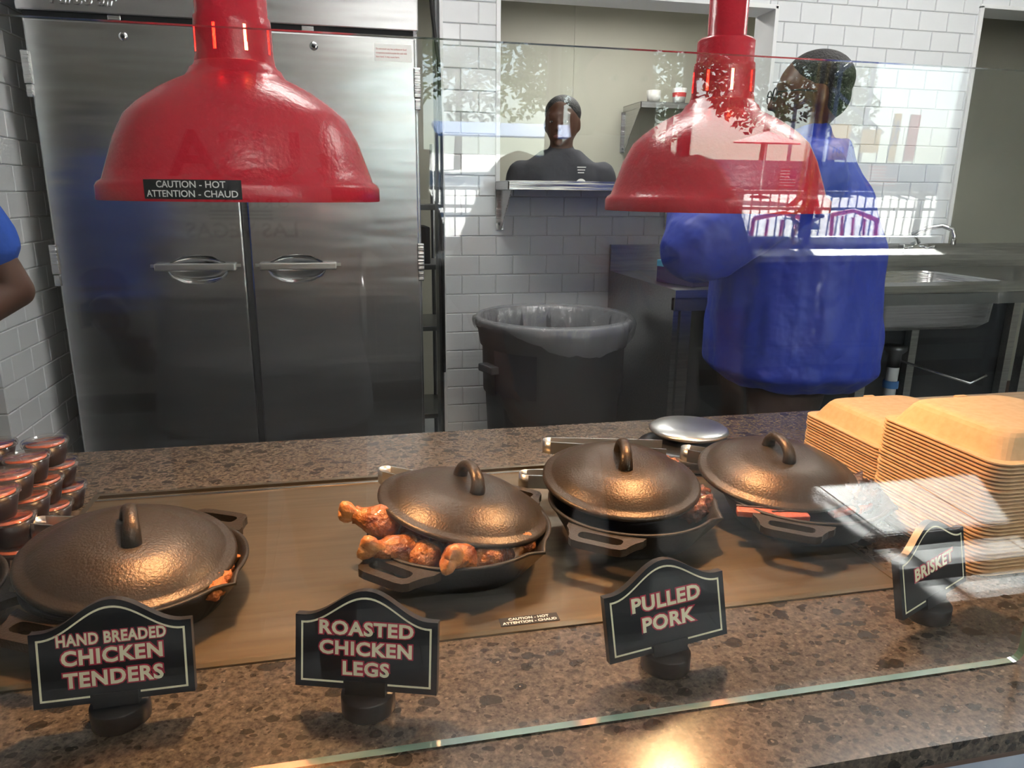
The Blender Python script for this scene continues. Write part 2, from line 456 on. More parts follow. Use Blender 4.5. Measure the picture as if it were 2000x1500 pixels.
# back wall with the pass-through and the end at the doorway
ox0, ox1, oz0, oz1 = .615, 1.85, 1.405, 2.155
x0, x1 = .39, 2.885
wb = MB()
for a, b, c, d in ((x0, ox0, 0, CEIL), (ox1, x1, 0, CEIL), (ox0, ox1, 0, oz0), (ox0, ox1, oz1, CEIL)):
    wb.box((a, WB+.006, c), (b, WB+.15, d))
wb.box((x1, WB+.006, 2.215), (4.4, WB+.15, CEIL)); wb.box((4.4, WB+.006, 0), (5.2, WB+.15, CEIL))
wb = struct(wb.build('wall_back', 'grout'))
hole = cut_hole(ox0-x0, ox1-x0, oz0, oz1)
tile_field(wb, (x0, WB+.006, 0), (1, 0, 0), (0, -1, 0), x1-x0, .02, CEIL, hole,
           lambda u, v: .42 < v < 2.32 and not (u+x0 > 1.16 and v < 1.12) and not (u+x0 > 1.9 and v > 2.25))
tile_field(wb, (x1, WB+.006, 0), (1, 0, 0), (0, -1, 0), 1.2, 2.215, CEIL, lambda a, b, c, d: [(a, b, c, d)], lambda u, v: u < .5 and v < 2.4)
# white edge trims of the openings
def trim(n, pieces):
    m = MB()
    for a, b in pieces: m.box(a, b, None, .002)
    struct(m.build('trim_%d' % n, 'trim_white'))
e = .014
trim(1, [((ox0-.004, WB-.012, oz0), (ox0+e, WB+.155, oz1)), ((ox1-e, WB-.012, oz0), (ox1+.004, WB+.155, oz1)), ((ox0, WB-.012, oz1-e), (ox1, WB+.155, oz1+.004)), ((ox0, WB-.004, oz0-.004), (ox1, WB+.155, oz0+.004))])
trim(2, [((x1-e, WB-.012, 0), (x1+.006, WB+.155, 2.215)), ((x1-e, WB-.012, 2.205), (4.4, WB+.155, 2.222))])
trim(3, [((x0-.008, WB-.012, 0), (x0+.006, WB+.155, CEIL))])
# dark steel corner guard on the pillar end
struct(MB().box((x0-.02, WB+.03, 0), (x0-.008, WB+.14, CEIL)).build('trim_4', 'dark_steel'))

# left wall: a tiled stub whose corner stands in the aisle
LX, LY = -1.05, 2.44
wl = struct(MB().box((-3.2, LY+.006, 0), (LX-.006, 4.9, CEIL)).build('wall_left', 'grout'))
nk = lambda a, b, c, d: [(a, b, c, d)]
tile_field(wl, (LX-.006, LY, 0), (0, 1, 0), (1, 0, 0), 1.2, .02, CEIL, nk, lambda u, v: u < .6 and .5 < v < 2.0)
tile_field(wl, (-2.7, LY+.006, 0), (1, 0, 0), (0, -1, 0), 1.65, .02, CEIL, nk, lambda u, v: u > 1.3 and .5 < v < 1.5)

# rooms beyond the openings
FY = 4.7
wf = struct(MB().box((-1.2, FY, 0), (2.9, FY+.1, CEIL)).build('wall_far', 'panel_beige'))
for sx in (-.6, .3, 1.41, 2.5): box_o('panel_seam', (sx-.006, FY-.004, 0), (sx+.006, FY, 2.5), 'panel_beige', wf)
sbox('wall_passage', (2.86, WB+.155, 0), (2.9, FY, CEIL), 'panel_beige')
hw = sbox('wall_hallway', (2.9, 4.15, 0), (5.2, 4.25, CEIL), 'panel_beige')
for sx in (3.28, 3.62, 3.66): box_o('panel_seam', (sx-.008, 4.144, 0), (sx+.008, 4.15, CEIL), 'panel_beige', hw)
struct(MB().box((2.9, 4.13, 0), (5.2, 4.15, .12)).build('baseboard_hallway', 'base_brown'))
sbox('ceiling_far', (-1.05, WB+.155, 2.5), (2.86, FY, 2.54), 'ceiling')
sbox('wall_right', (5.1, -2.8, 0), (5.2, 4.9, CEIL), 'panel_beige')
sbox('wall_side', (-3.2, -2.8, 0), (-3.1, LY, CEIL), 'wall_paint')

# street front: wall, ledge, big windows
SY = -2.8
WX0, WX1, WZ0, WZ1 = .33, 3.62, .84, 2.75
m = MB()
m.box((-3.2, SY-.15, 0), (WX0, SY, CEIL)); m.box((WX1, SY-.15, 0), (5.2, SY, CEIL)); m.box((WX0, SY-.15, 0), (WX1, SY, WZ0)); m.box((WX0, SY-.15, WZ1), (WX1, SY, CEIL))
wfr = struct(m.build('wall_front', 'wall_paint'))
for i in range(40): box_o('beadboard', (-.6+i*.12, SY, .1), (-.6+i*.12+.114, SY+.012, .78), 'beadboard', wfr, .003)
struct(MB().box((-3.1, SY, 0), (5.1, SY+.018, .1)).build('baseboard_front', 'base_brown'))
mull = [WX0+.03, 1.07, 1.83, 2.66, WX1-.03]
for i in range(4):
    a, b = mull[i], mull[i+1]
    w = MB().box((a-.03, SY-.09, WZ0), (a+.03, SY-.03, WZ1), None, .004).box((b-.03, SY-.09, WZ0), (b+.03, SY-.03, WZ1), None, .004)
    w.box((a, SY-.09, WZ0), (b, SY-.03, WZ0+.05)).box((a, SY-.09, WZ1-.05), (b, SY-.03, WZ1))
    wo_ = struct(w.build('window_%d' % (i+1), 'window_frame'))
    box_o('pane', (a+.03, SY-.064, WZ0+.05), (b-.03, SY-.058, WZ1-.05), 'window_glass', wo_)
po = bpy.data.lights.new('window_portal', 'AREA'); po.shape = 'RECTANGLE'; po.size = WX1-WX0; po.size_y = WZ1-WZ0; po.cycles.is_portal = True
po_o = bpy.data.objects.new('window_portal', po); col.objects.link(po_o); po_o.location = ((WX0+WX1)/2, SY+.02, (WZ0+WZ1)/2); po_o.rotation_euler = (R(90), 0, R(180))

added_cnp = thing('canopy', 'added cloth canopy, out of view, keeping sun off the street windows', 'canopy', (.8, SY-.16, 2.86))  # unseen canopy, added to trim the sun patch on the customer floor
MB().prism([(0, 0), (-2.9, -.12), (-2.9, -.10), (0, .02)], -2.6, 3.1, Matrix.Rotation(R(90), 4, 'Z') @ Matrix.Rotation(R(90), 4, 'X')).build('cloth', 'added_canopy_cloth', added_cnp)
for x in (-2.55, .2, 3.05): MB().tube([(x, 0, -.35), (x, -2.85, -.13)], .02, 8).build('arm', 'fence_paint', added_cnp)
# outside ground
struct(MB().box((-40, -80, -.25), (60, SY-.15, -.1)).build('ground', 'concrete'))

# unseen ceiling light fixtures, added as fill for the rooms
tro = thing('fill_ceiling_light', 'unseen flush ceiling light with white diffuser, added over the kitchen aisle', 'ceiling light', (.2, 2.1, CEIL), group='ceiling lights')
MB().ring([(-.62, -.16), (.62, -.16), (.62, .16), (-.62, .16)], [(-.57, -.12), (.57, -.12), (.57, .12), (-.57, .12)], -.05, 0).build('frame', 'trim_white', tro)
MB().box((-.57, -.12, -.035), (.57, .12, -.02)).build('diffuser', 'diffuser', tro)
for x, y, z, lab in ((2.3, 2.1, CEIL, 'unseen flush ceiling light with white diffuser, added above the sink table'), (1.6, 3.95, 2.5, 'unseen flush ceiling light added in the room behind the pass-through'),
                     (.6, -1.4, CEIL, 'unseen flush ceiling light added over the customer floor')):
    c = copy_tree(tro); c.location = (x, y, z); c['label'] = lab

# ================================================================== SERVING COUNTER
CZ = .86
ct = thing('serving_counter', 'long serving counter with speckled brown granite top and dark base', 'counter', (0, 1, 0))
PX0, PX1, PY0, PY1 = -.435, .70, .735, 1.262          # hot plate opening
def cbox(mb, a, b, bev=0.): mb.box((a[0], a[1]-1, a[2]), (b[0], b[1]-1, b[2]), None, bev)
m = MB()
cbox(m, (-1.35, .48, CZ-.022), (2.2, PY0, CZ)); cbox(m, (-1.35, PY1, CZ-.022), (2.2, 1.495, CZ))
cbox(m, (-1.35, PY0, CZ-.022), (PX0, PY1, CZ)); cbox(m, (PX1, PY0, CZ-.022), (2.2, PY1, CZ))
m.build('granite_top', 'granite', ct)
m = MB(); cbox(m, (-1.3, .52, 0), (2.15, 1.42, CZ-.031)); m.build('base_cabinet', 'counter_front', ct)
m = MB(); cbox(m, (-1.3, 1.42, .44), (2.15, 1.78, .46)); m.build('rear_shelf', 'table_front', ct)
m = MB(); cbox(m, (-1.35, .486, CZ-.034), (2.2, .52, CZ-.022)); m.build('edge_strip', 'base_brown', ct)
for i in range(4): m = MB(); cbox(m, (-1.33+i*.88, .498, .08), (-1.33+i*.88+.876, .518, CZ-.034)); m.build('front_panel', 'fascia', ct)
# tray slide before the counter
ts = thing('tray_slide', 'tray slide of three dark flat bars along the counter front', 'tray slide', (0, .3, .75))
for y in (.147, .246, .337): MB().box((-1.3, y-.3-.014, -.02), (2.1, y-.3+.014, 0), None, .004).build('bar', 'dark_steel', ts)
for x in (-1.0, -.2, .6, 1.4, 2.0): MB().box((x-.012, -.17, -.045), (x+.012, .197, -.02)).box((x-.012, .175, -.25), (x+.012, .197, -.02)).build('bracket', 'dark_steel', ts)
# hot plate
hp = thing('hot_plate', 'wide bronze heated plate set flush into the granite counter', 'hot plate', ((PX0+PX1)/2, (PY0+PY1)/2, CZ))
hw_, hd_ = (PX1-PX0)/2, (PY1-PY0)/2
MB().box((-hw_+.008, -hd_+.008, -.03), (hw_-.008, hd_-.02, .001)).build('plate', 'hot_plate', hp)
MB().ring([(-hw_, -hd_), (hw_, -hd_), (hw_, hd_), (-hw_, hd_)], [(-hw_+.009, -hd_+.009), (hw_-.009, -hd_+.009), (hw_-.009, hd_-.009), (-hw_+.009, hd_-.009)], -.02, .0022).build('frame', 'plate_frame', hp)
MB().box((-hw_+.009, hd_-.034, -.01), (hw_-.009, hd_-.030, .003)).build('rear_lip', 'steel', hp)
p = pz(1041, 1229, CZ)
stk = box_o('caution_sticker', (-.036, -.0085, 0), (.036, .0085, .0003), 'black_matte', hp); stk.location = (p.x-hp.location.x, PY0+.022-hp.location.y, .0013)
for k, s_ in ((1, 'CAUTION - HOT'), (-1, 'ATTENTION - CHAUD')):
    put('lettering', text_mesh(s_, .0066, 'white_print', .0001, .00012, M=Matrix.Translation((0, k*.0038, .0004))), stk)

# ------------------------------------------------------------------ glass guard
gl = thing('glass_guard', 'tall clear glass sneeze guard standing along the granite counter', 'glass guard', (-.25, GY, CZ), rot=(GTILT, 0, 0))
out = []
gx0, gx1, gz1 = -1.0, .956, .60; rr = .012
for cx, cz, a in ((gx1-rr, gz1-rr, 0), (gx0+rr, gz1-rr, 90), (gx0+rr, rr+.002, 180), (gx1-rr, rr+.002, 270)):
    for i in range(6): t = R(a+18*i); out.append((cx+rr*math.cos(t), cz+rr*math.sin(t)))
n = len(out); me = MB()
me.add([(x, -.004, z) for x, z in out]+[(x, .004, z) for x, z in out], [tuple(range(n)), tuple(range(2*n-1, n-1, -1))])
me.cur = 1
me.add([(x, -.004, z) for x, z in out]+[(x, .004, z) for x, z in out], [(i, n+i, n+(i+1) % n, (i+1) % n) for i in range(n)])
me.build('glass_sheet', ['glass', 'glass_edge'], gl)
for x in (-.93, -.8): MB().box((x-.03, -.02, 0), (x+.03, -.006, .035), None, .002).build('clamp', 'polished_steel', gl)
for x in (-.93, -.8): MB().box((x-.03, .006, 0), (x+.03, .02, .035), None, .002).build('clamp', 'polished_steel', gl)

# ------------------------------------------------------------------ heat lamps
prof = [(1.510, .2075), (1.512, .2085), (1.530, .2080), (1.536, .2045), (1.540, .198), (1.556, .1925), (1.574, .186), (1.6, .177), (1.632, .160), (1.648, .143), (1.659, .128), (1.672, .108), (1.681, .091), (1.688, .075), (1.693, .070), (1.700, .0665), (1.704, .061), (1.709, .058)]
S = .75
def heat_lamp(label, x, y, z0, ang, sticker):
    t = thing('heat_lamp', label, 'heat lamp', (x, y, z0), group=None)
    P = [(r*S, (z-1.510)*S) for z, r in prof]
    inner = [(r-.003, z-.003 if z > .003 else z) for r, z in P]
    sh = MB().lathe(P, 64); sh.cur = 1; sh.lathe(inner[::-1], 64); sh.cur = 0
    sh.lathe([inner[0], P[0]], 64); sh.build('shade', ['red_enamel', 'lamp_inside'], t)
    # collar with open slots
    zc = P[-1][1]; c = MB(); k = 80; zs0, zs1 = (1.722-1.510)*S, (1.757-1.510)*S; zt = (1.81-1.510)*S
    r0, r1 = P[-1][0], .0405
    levels = [(r0, zc), (r0-.0015, zs0), (.0415, zs1), (.0408, (1.772-1.510)*S), (.0385, (1.775-1.510)*S), (.0385, zt), (.036, zt+.003), (.026, zt+.003), (.0258, zt+.4)]
    vs = [(r*math.cos(2*PI*(i+.5)/k), r*math.sin(2*PI*(i+.5)/k), z) for r, z in levels for i in range(k)]; fs = []
    for j in range(len(levels)-1):
        for i in range(k):
            if j == 1 and i % 10 == 2: continue
            i2 = (i+1) % k; fs.append((j*k+i, j*k+i2, (j+1)*k+i2, (j+1)*k+i))
    c.add(vs, fs, True); c.build('neck', 'red_enamel', t, rot=(0, 0, ang))
    MB().lathe([(.0255, zt+.4), (.0255, zt+.75), (.012, zt+.76), (.012, CEIL-z0)], 20).build('stem', 'red_enamel', t)
    MB().lathe([(.001, 0), (.02, .002), (.034, .012), (.04, .03), (.036, .05), (.02, .085), (.014, .1), (.014, .15), (.001, .15)], 24).build('bulb', 'bulb_red', t, (0, 0, .075))
    l = bpy.data.lights.new('heat_lamp_light', 'SPOT'); l.energy = LAMP_W; l.color = (1, .64, .30); l.shadow_soft_size = .026; l.spot_size = R(150); l.spot_blend = .6
    lo = bpy.data.objects.new('heat_lamp_light', l); col.objects.link(lo); lo.parent = t; lo.location = (0, 0, .065)
    if sticker:
        ra = .2093*S; zc0 = .0125; a0 = R(-90)+math.atan2(-x, y)-.33
        m = MB(); m.lathe([(ra, zc0-.0100), (ra, zc0+.0085)], 12, None, a0-.31, a0+.31)
        st = m.build('caution_sticker', 'black_matte', t)
        for kz, s_ in ((.0037, 'CAUTION - HOT'), (-.0052, 'ATTENTION - CHAUD')):
            put('lettering', text_mesh(s_, .0090, 'white_print', .0001, .0001, bend=lambda p, kz=kz: Vector(((ra+.0004+p.z)*math.cos(a0+p.x/ra), (ra+.0004+p.z)*math.sin(a0+p.x/ra), zc0+kz+p.y))), st)
    return t
heat_lamp('red enamel heat lamp with a caution sticker, hanging over the chicken pans', -.118, .94, 1.345, R(11), True)
heat_lamp('red enamel heat lamp without a sticker, hanging over the pulled pork pan', .515, 1.0, 1.335, R(20), False)

# ------------------------------------------------------------------ skillets and lids
PR = .124
def pan_mesh():
    prof_o = [(.001, .001), (.092, .001), (.098, .004), (.1225, .048), (.126, .050), (.126, .053), (.1215, .053), (.118, .048), (.094, .008), (.001, .007)]
    def wob(a, r, z, j):
        if r > .11:
            for s in (PI/2, -PI/2):
                d = math.atan2(math.sin(a-s), math.cos(a-s)); g = math.exp(-(d/.09)**2); r += .010*g; z -= .004*g
        return r, z
    return prof_o, wob
pp, pw_ = pan_mesh()
def loop_outline(k):
    """helper handle in local xy, pointing +x from the rim"""
    o = [(.117, -.056), (.128, -.054), (.138, -.047), (.150, -.042), (.158, -.040), (.164, -.034), (.166, -.024), (.166, .024), (.164, .034), (.158, .040), (.150, .042), (.138, .047), (.128, .054), (.117, .056), (.121, .04), (.1235, .02), (.1235, -.02), (.121, -.04)]
    i = [(.136, -.028), (.138, -.030), (.142, -.031), (.146, -.031), (.150, -.030), (.153, -.026), (.154, -.020), (.154, .020), (.153, .026), (.150, .030), (.146, .031), (.142, .031), (.138, .030), (.136, .028), (.135, .024), (.1345, .012), (.1345, -.012), (.135, -.024)]
    return o, i
o_, i_ = loop_outline(0)
def skillet(label, x, y, rz):
    t = thing('skillet', label, 'skillet', (x, y, CZ+.0015), rz, 'cast iron skillets')
    MB().lathe(pp, 72, wob=pw_).build('pan_body', ['pan_iron'], t)
    for a in (0, PI): MB().ring(o_, i_, .040, .0505, Matrix.Rotation(a, 4, 'Z')).build('handle', 'cast_iron', t)
    return t
def lid(label, x, y, z, tx, ty, hrot):
    n = Vector((math.sin(tx), math.sin(ty), 1)).normalized()
    q = Vector((0, 0, 1)).rotation_difference(n)
    t = thing('domed_cover', label, 'lid', (x, y, z), group='cast iron lids', rot=q.to_euler())
    P = [(.001, .036), (.03, .0355), (.055, .0335), (.068, .0305), (.072, .0285), (.085, .0245), (.098, .0165), (.106, .010), (.109, .0075), (.117, .0065), (.121, .004), (.121, .000), (.112, -.001), (.104, .003), (.09, .014), (.06, .024), (.001, .03)]
    MB().lathe(P, 80).build('dome', 'cast_iron', t)
    pts = []
    for i in range(17):
        a = PI*i/16; pts.append((.030*math.cos(a)*(1.0+.12*math.sin(a)), 0, .031+.029*math.sin(a)**.8))
    rs = [.0085 - .0022*math.sin(PI*i/16) for i in range(17)]
    h = MB(); h.tube(pts, rs, 12); h.v = [(a, b*1.35, c) for a, b, c in h.v]
    h.build('handle', 'cast_iron', t, rot=(0, 0, hrot))
    return t
pans = {}
pans[0] = skillet('cast iron skillet without a lid, cut off beside the sauce cups', -.535, .86, R(8))
pans[1] = skillet('cast iron skillet of chicken tenders under a lid, behind the hand breaded sign', -.268, .888, R(62))
pans[2] = skillet('cast iron skillet full of roasted chicken legs, lid propped on the food', .131, .922, R(46))
pans[3] = skillet('cast iron skillet of pulled pork standing between the chicken legs and brisket', .398, .962, R(52))
pans[4] = skillet('cast iron skillet of brisket beside the stacks of takeout boxes', .672, .945, R(52))
lid('cast iron lid on the chicken tenders skillet', -.276, .886, .926, .12, -.10, R(107))
lid('cast iron lid tilted on the roasted chicken legs', .140, .945, .930, .20, -.03, R(104))
lid('cast iron lid on the pulled pork skillet', .393, .998, .930, .01, -.13, R(77))
lid('cast iron lid on the brisket skillet', .650, .985, .928, -.03, -.13, R(90))

# ------------------------------------------------------------------ food
def lump(name, mats, loc, dims, seed, rot=(0, 0, 0), amp=.25, sub=3, label=None, cat=None, group=None, freq=2.5):
    from mathutils import noise
    bm = bmesh.new(); bmesh.ops.create_icosphere(bm, subdivisions=sub, radius=1)
    off = Vector((seed*3.1, seed*1.7, seed*.9))
    for v in bm.verts:
        d = 1+amp*noise.noise(v.co*freq+off)+amp*.5*noise.noise(v.co*freq*2.6+off)
        v.co = Vector((v.co.x*dims[0]*d, v.co.y*dims[1]*d, v.co.z*dims[2]*d))
    me = bpy.data.meshes.new(name); bm.to_mesh(me); bm.free(); me.materials.append(MATS[mats]); smooth_mesh(me)
    return tag(put(name, me, None, loc, rot), label, cat, group)
drum = None
def drumstick(loc, rz, tilt, sc_, label):
    t = thing('drumstick', label, 'chicken leg', loc, rot=(0, tilt, rz), group='roasted chicken legs in the skillet')
    t.scale = (sc_,)*3
    from mathutils import noise
    def wob(a, r, z, j): d = 1+.26*noise.noise(Vector((math.cos(a)*1.6, math.sin(a)*1.6, z*60+loc[0]*40))); return r*d, z
    MX = Matrix.Rotation(R(90), 4, 'Y')
    m = MB().lathe([(.0005, -.034), (.010, -.033), (.018, -.027), (.023, -.014), (.0215, -.002), (.017, .011), (.0125, .020), (.0105, .026), (.0115, .030), (.0005, .031)], 28, MX, wob=wob)
    m.build('meat', 'chicken', t)
    def kn(a, r, z, j): d = 1+.28*math.cos(2*a+1)+.18*noise.noise(Vector((math.cos(a)*2, math.sin(a)*2, z*90+loc[1]*50))); return r*d, z+.003*math.cos(2*a)
    MB().lathe([(.0005, .022), (.0095, .023), (.0095, .029), (.0125, .034), (.0145, .040), (.013, .046), (.008, .0495), (.0005, .050)], 24, MX, wob=kn).build('knuckle', 'chicken_end', t)
for (u, v, z, rz, ti, s_, lab) in ((735, 1016, .935, 160, -12, 1.0, 'roasted chicken leg poking out over the pan rim beside the propped lid'),
        (775, 1075, .915, 200, -20, 1.0, 'roasted chicken leg lying by the front handle of its skillet'),
        (895, 1090, .916, -110, -25, 1.05, 'roasted chicken leg with its bone end facing out under the lid edge'),
        (835, 1085, .905, 60, 10, .95, 'roasted chicken leg tucked behind the one with the bone end out'),
        (960, 1085, .905, 20, 10, .95, 'roasted chicken leg low in the skillet below the lid edge'),
        (800, 1050, .905, 120, 0, .95, 'roasted chicken leg half hidden under the raised lid'),
        (1005, 1062, .903, 160, 5, .85, 'roasted chicken leg by the pouring lip of its skillet'),
        (880, 1045, .905, 80, 0, .95, 'roasted chicken leg in the shade of the propped lid')):
    p = pz(u, v, z); drumstick(p, R(rz), R(ti), s_, lab)
for i, (u, v, z) in enumerate(((433, 1130, .906), (424, 1146, .905), (440, 1108, .905), (412, 1156, .903), (442, 1090, .903))):
    lump('chicken_tender', 'tender', pz(u, v, z), (.015, .011, .009), i+2, (0, 0, R(40+30*i)), .35, 3, 'crumbed chicken tender showing at the skillet lip beside the lid', 'chicken tender', 'chicken tenders in the skillet')
for i, (u, v, z) in enumerate(((1325, 925, .925), (1345, 945, .915), (1362, 990, .907), (1350, 1000, .905), (1375, 985, .905), (1335, 935, .915), (1310, 910, .928), (1368, 965, .906))):
    lump('pork_chunk', 'pork', pz(u, v, z), (.019, .015, .012), i+20, (R(20*i), 0, R(50*i)), .6, 3, 'dark charred shred of pulled pork at the skillet edge', 'pork', 'pulled pork in the skillet', 3.)
for i, (u, v, z) in enumerate(((1660, 960, .908), (1680, 975, .906), (1650, 985, .906), (1690, 955, .906), (1672, 948, .912), (1665, 972, .914), (1698, 978, .904))):
    lump('brisket_chunk', 'bark', pz(u, v, z), (.022, .018, .014), i+40, (R(15*i), 0, R(60*i)), .6, 3, 'black barked brisket piece at the skillet end', 'brisket', 'barked brisket pieces in the skillet', 3.)
for i, (u, v, z, rz, l) in enumerate(((1645, 998, .906, 10, .022), (1685, 990, .905, 25, .018), (1480, 1002, .909, -22, .030), (1545, 1010, .908, -8, .026))):
    m = MB().box((-l, -.007, -.005), (l, .007, .005), None, .0025); m.cur = 1; m.box((-l, .007, -.005), (l, .010, .006), None, .001)
    tag(m.build('brisket_slice', ['brisket', 'bark'], None, pz(u, v, z), (R(10), 0, R(rz))), 'pink slice of brisket with a dark edge under the lid', 'brisket', 'brisket slices in the skillet')

# ------------------------------------------------------------------ tongs
def tongs(label, x, y, z, rz, tilt=0.):
    t = thing('tongs', label, 'tongs', (x, y, z), rot=(0, tilt, rz), group='steel tongs')
    w = .011
    for s in (-1, 1):
        pts = [(0, s*.0125), (.05, s*.015), (.13, s*.021), (.2, s*.024)]
        m = MB(); vs = []; fs = []
        for px_, py_ in pts: vs += [(px_, py_-.0008, -w), (px_, py_+.0008, -w), (px_, py_+.0008, w), (px_, py_-.0008, w)]
        for i in range(3):
            for k in range(4): fs.append((i*4+k, i*4+(k+1) % 4, i*4+4+(k+1) % 4, i*4+4+k))
        fs += [(3, 2, 1, 0), (12, 13, 14, 15)]; m.add(vs, fs); m.build('arm', 'brushed_steel', t)
    o = [(-.014*math.sin(PI*i/10)-0, .0133*math.cos(PI*i/10)) for i in range(11)]; i2 = [(a*.88, b*.88) for a, b in o]
    m = MB(); n = 11; vs = [(*p, -w) for p in o]+[(*p, -w) for p in i2]+[(*p, w) for p in o]+[(*p, w) for p in i2]; fs = []
    for i in range(n-1): fs += [(i, i+1, 2*n+i+1, 2*n+i), (n+i+1, n+i, 3*n+i, 3*n+i+1), (2*n+i, 2*n+i+1, 3*n+i+1, 3*n+i), (i+1, i, n+i, n+i+1)]
    m.add(vs, fs, True).build('spring_end', 'brushed_steel', t)
a = pz(755, 922, .92); tongs('steel tongs stuck into the roasted chicken legs', a.x, a.y, .915, R(-35), R(2))
a = pz(1030, 935, .915); tongs('steel tongs beside the pulled pork lid, loop end over the hot plate', a.x, a.y, .915, R(-8), R(2))
a = pz(1075, 865, .93); tongs('steel tongs behind the pulled pork lid, loop end over granite', a.x, a.y, .925, R(-15), R(1))
a = pz(1345, 880, .93); tongs('steel tongs stuck under the brisket lid', a.x, a.y, .925, R(-35), R(2))
a = pz(80, 1030, .915); tongs('steel tongs between the sauce cups and tenders lid', a.x, a.y, .915, R(-12), R(2))

# ------------------------------------------------------------------ sauce cups
cup = thing('sauce_cup', '', 'sauce cup')
MB().lathe([(.001, 0), (.0225, 0), (.0235, .002), (.030, .033), (.0285, .033), (.022, .003), (.001, .003)], 28).build('cup', 'sauce_cup', cup)
MB().lathe([(.001, .0345), (.0265, .0345), (.0265, .0335), (.001, .0335)], 24).build('sauce', 'sauce', cup)
MB().lathe([(.001, .0375), (.026, .0375), (.0272, .0395), (.0322, .0395), (.0332, .037), (.0325, .033), (.0308, .0325), (.0312, .036), (.001, .0362)], 32).build('lid', 'lid_plastic', cup)
first = True; k = 0
names = {0: 'bottom', 1: 'middle', 2: 'top'}
for tier in range(3):
    for cx, coln in ((-.470, 'next to the tenders skillet'), (-.540, 'inside the cluster'), (-.608, 'on the far side of the cluster')):
        for r_ in range(4):
            if tier == 2 and cx < -.6: continue
            c = cup if first else copy_tree(cup); first = False
            j = random.uniform(-.003, .003); off = (2-tier)*.010 if cx > -.5 else 0
            c.location = (cx+off+j+.004*r_*-1, 1.012+r_*.0685+random.uniform(-.003, .003)+(tier % 2)*.006, CZ+tier*.0385)
            c.rotation_euler = (random.uniform(-.03, .03), random.uniform(-.03, .03), random.uniform(0, 6))
            c['label'] = 'lidded cup of dark sauce, %s layer, %s' % (names[tier], coln)
            c['group'] = 'sauce cups, %s layer, %s' % (names[tier], coln)

# ------------------------------------------------------------------ signs
def sign(label, x, y, rz, lean, lines, dz=0., tilt=0.):
    t = thing('menu_sign', label, 'sign', (x, y, CZ), rz, 'menu signs')
    W, HS, HH = .0705, .072, .027
    def top(q, ins=0.): a = min(1, abs(q)/(W*.88)); return HS+HH*(.5+.5*math.cos(PI*a))
    def outline(ins):
        w = W-ins; o = [(-w, ins), (w, ins)]; N = 28
        for i in range(N+1): q = w-2*w*i/N; o.append((q, top(q)-ins*1.05))
        return o
    L = Matrix.Translation((0, 0, .025)) @ Matrix.Rotation(lean, 4, 'X') @ Matrix.Rotation(tilt, 4, 'Y')
    M = L @ UPM
    bd = MB().prism(outline(0), -.0045, .0045, M).build('board', 'sign_black', t)
    o, i = outline(.0058), outline(.0078); n = len(o); m = MB()
    vs = [(*p, .0048) for p in o]+[(*p, .0048) for p in i]; fs = []
    for k in range(1, n): j = (k+1) % n; fs.append((k, j, n+j, n+k))
    m.add(vs, fs)
    for a, b in ((-W+.0058, -.022), (.022, W-.0058)): m.add([(a, .0058, .0048), (b, .0058, .0048), (b, .0078, .0048), (a, .0078, .0048)], [(0, 1, 2, 3)])
    m.v = [tuple(M @ Vector(p)) for p in m.v]; m.build('border_line', 'cream', bd)
    for s_, zc, size, sx in lines:
        put('lettering_outline', text_mesh(s_, size, 'sign_red', .0001, size*.10, spacing=1.08, sx=sx, M=M @ Matrix.Translation((0, zc, .0047))), bd)
        put('lettering', text_mesh(s_, size, 'cream', .0001, size*.035, spacing=1.08, sx=sx, M=M @ Matrix.Translation((0, zc, .0050))), bd)
    b = MB().lathe([(.001, 0), (.026, 0), (.0265, .002), (.0265, .018), (.0255, .020), (.001, .020)], 36)
    b.box((-.02, -.010, .018), (.02, .010, .032), L @ Matrix.Translation((0, 0, -.024)))
    b.build('base', 'black_plastic', t, (0, .004, 0))
    return t
sign('black menu sign reading HAND BREADED CHICKEN TENDERS', -.236, .668, R(0), R(-10), (('HAND BREADED', .0625, .0150, .80), ('CHICKEN', .0450, .0195, 1.0), ('TENDERS', .0235, .0195, 1.0)))
sign('black menu sign reading ROASTED CHICKEN LEGS', -.003, .636, R(-18), R(-10), (('ROASTED', .0605, .0185, 1.1), ('CHICKEN', .0405, .0185, 1.1), ('LEGS', .0205, .0185, 1.1)))
sign('black menu sign reading PULLED PORK', .316, .640, R(5), R(-10), (('PULLED', .0555, .0215, 1.05), ('PORK', .0320, .0215, 1.05)), tilt=R(-4))
sign('black menu sign reading BRISKET, half turned before the takeout boxes', .672, .668, R(20), R(-10), (('BRISKET', .0440, .0205, 1.05),), tilt=R(-4))

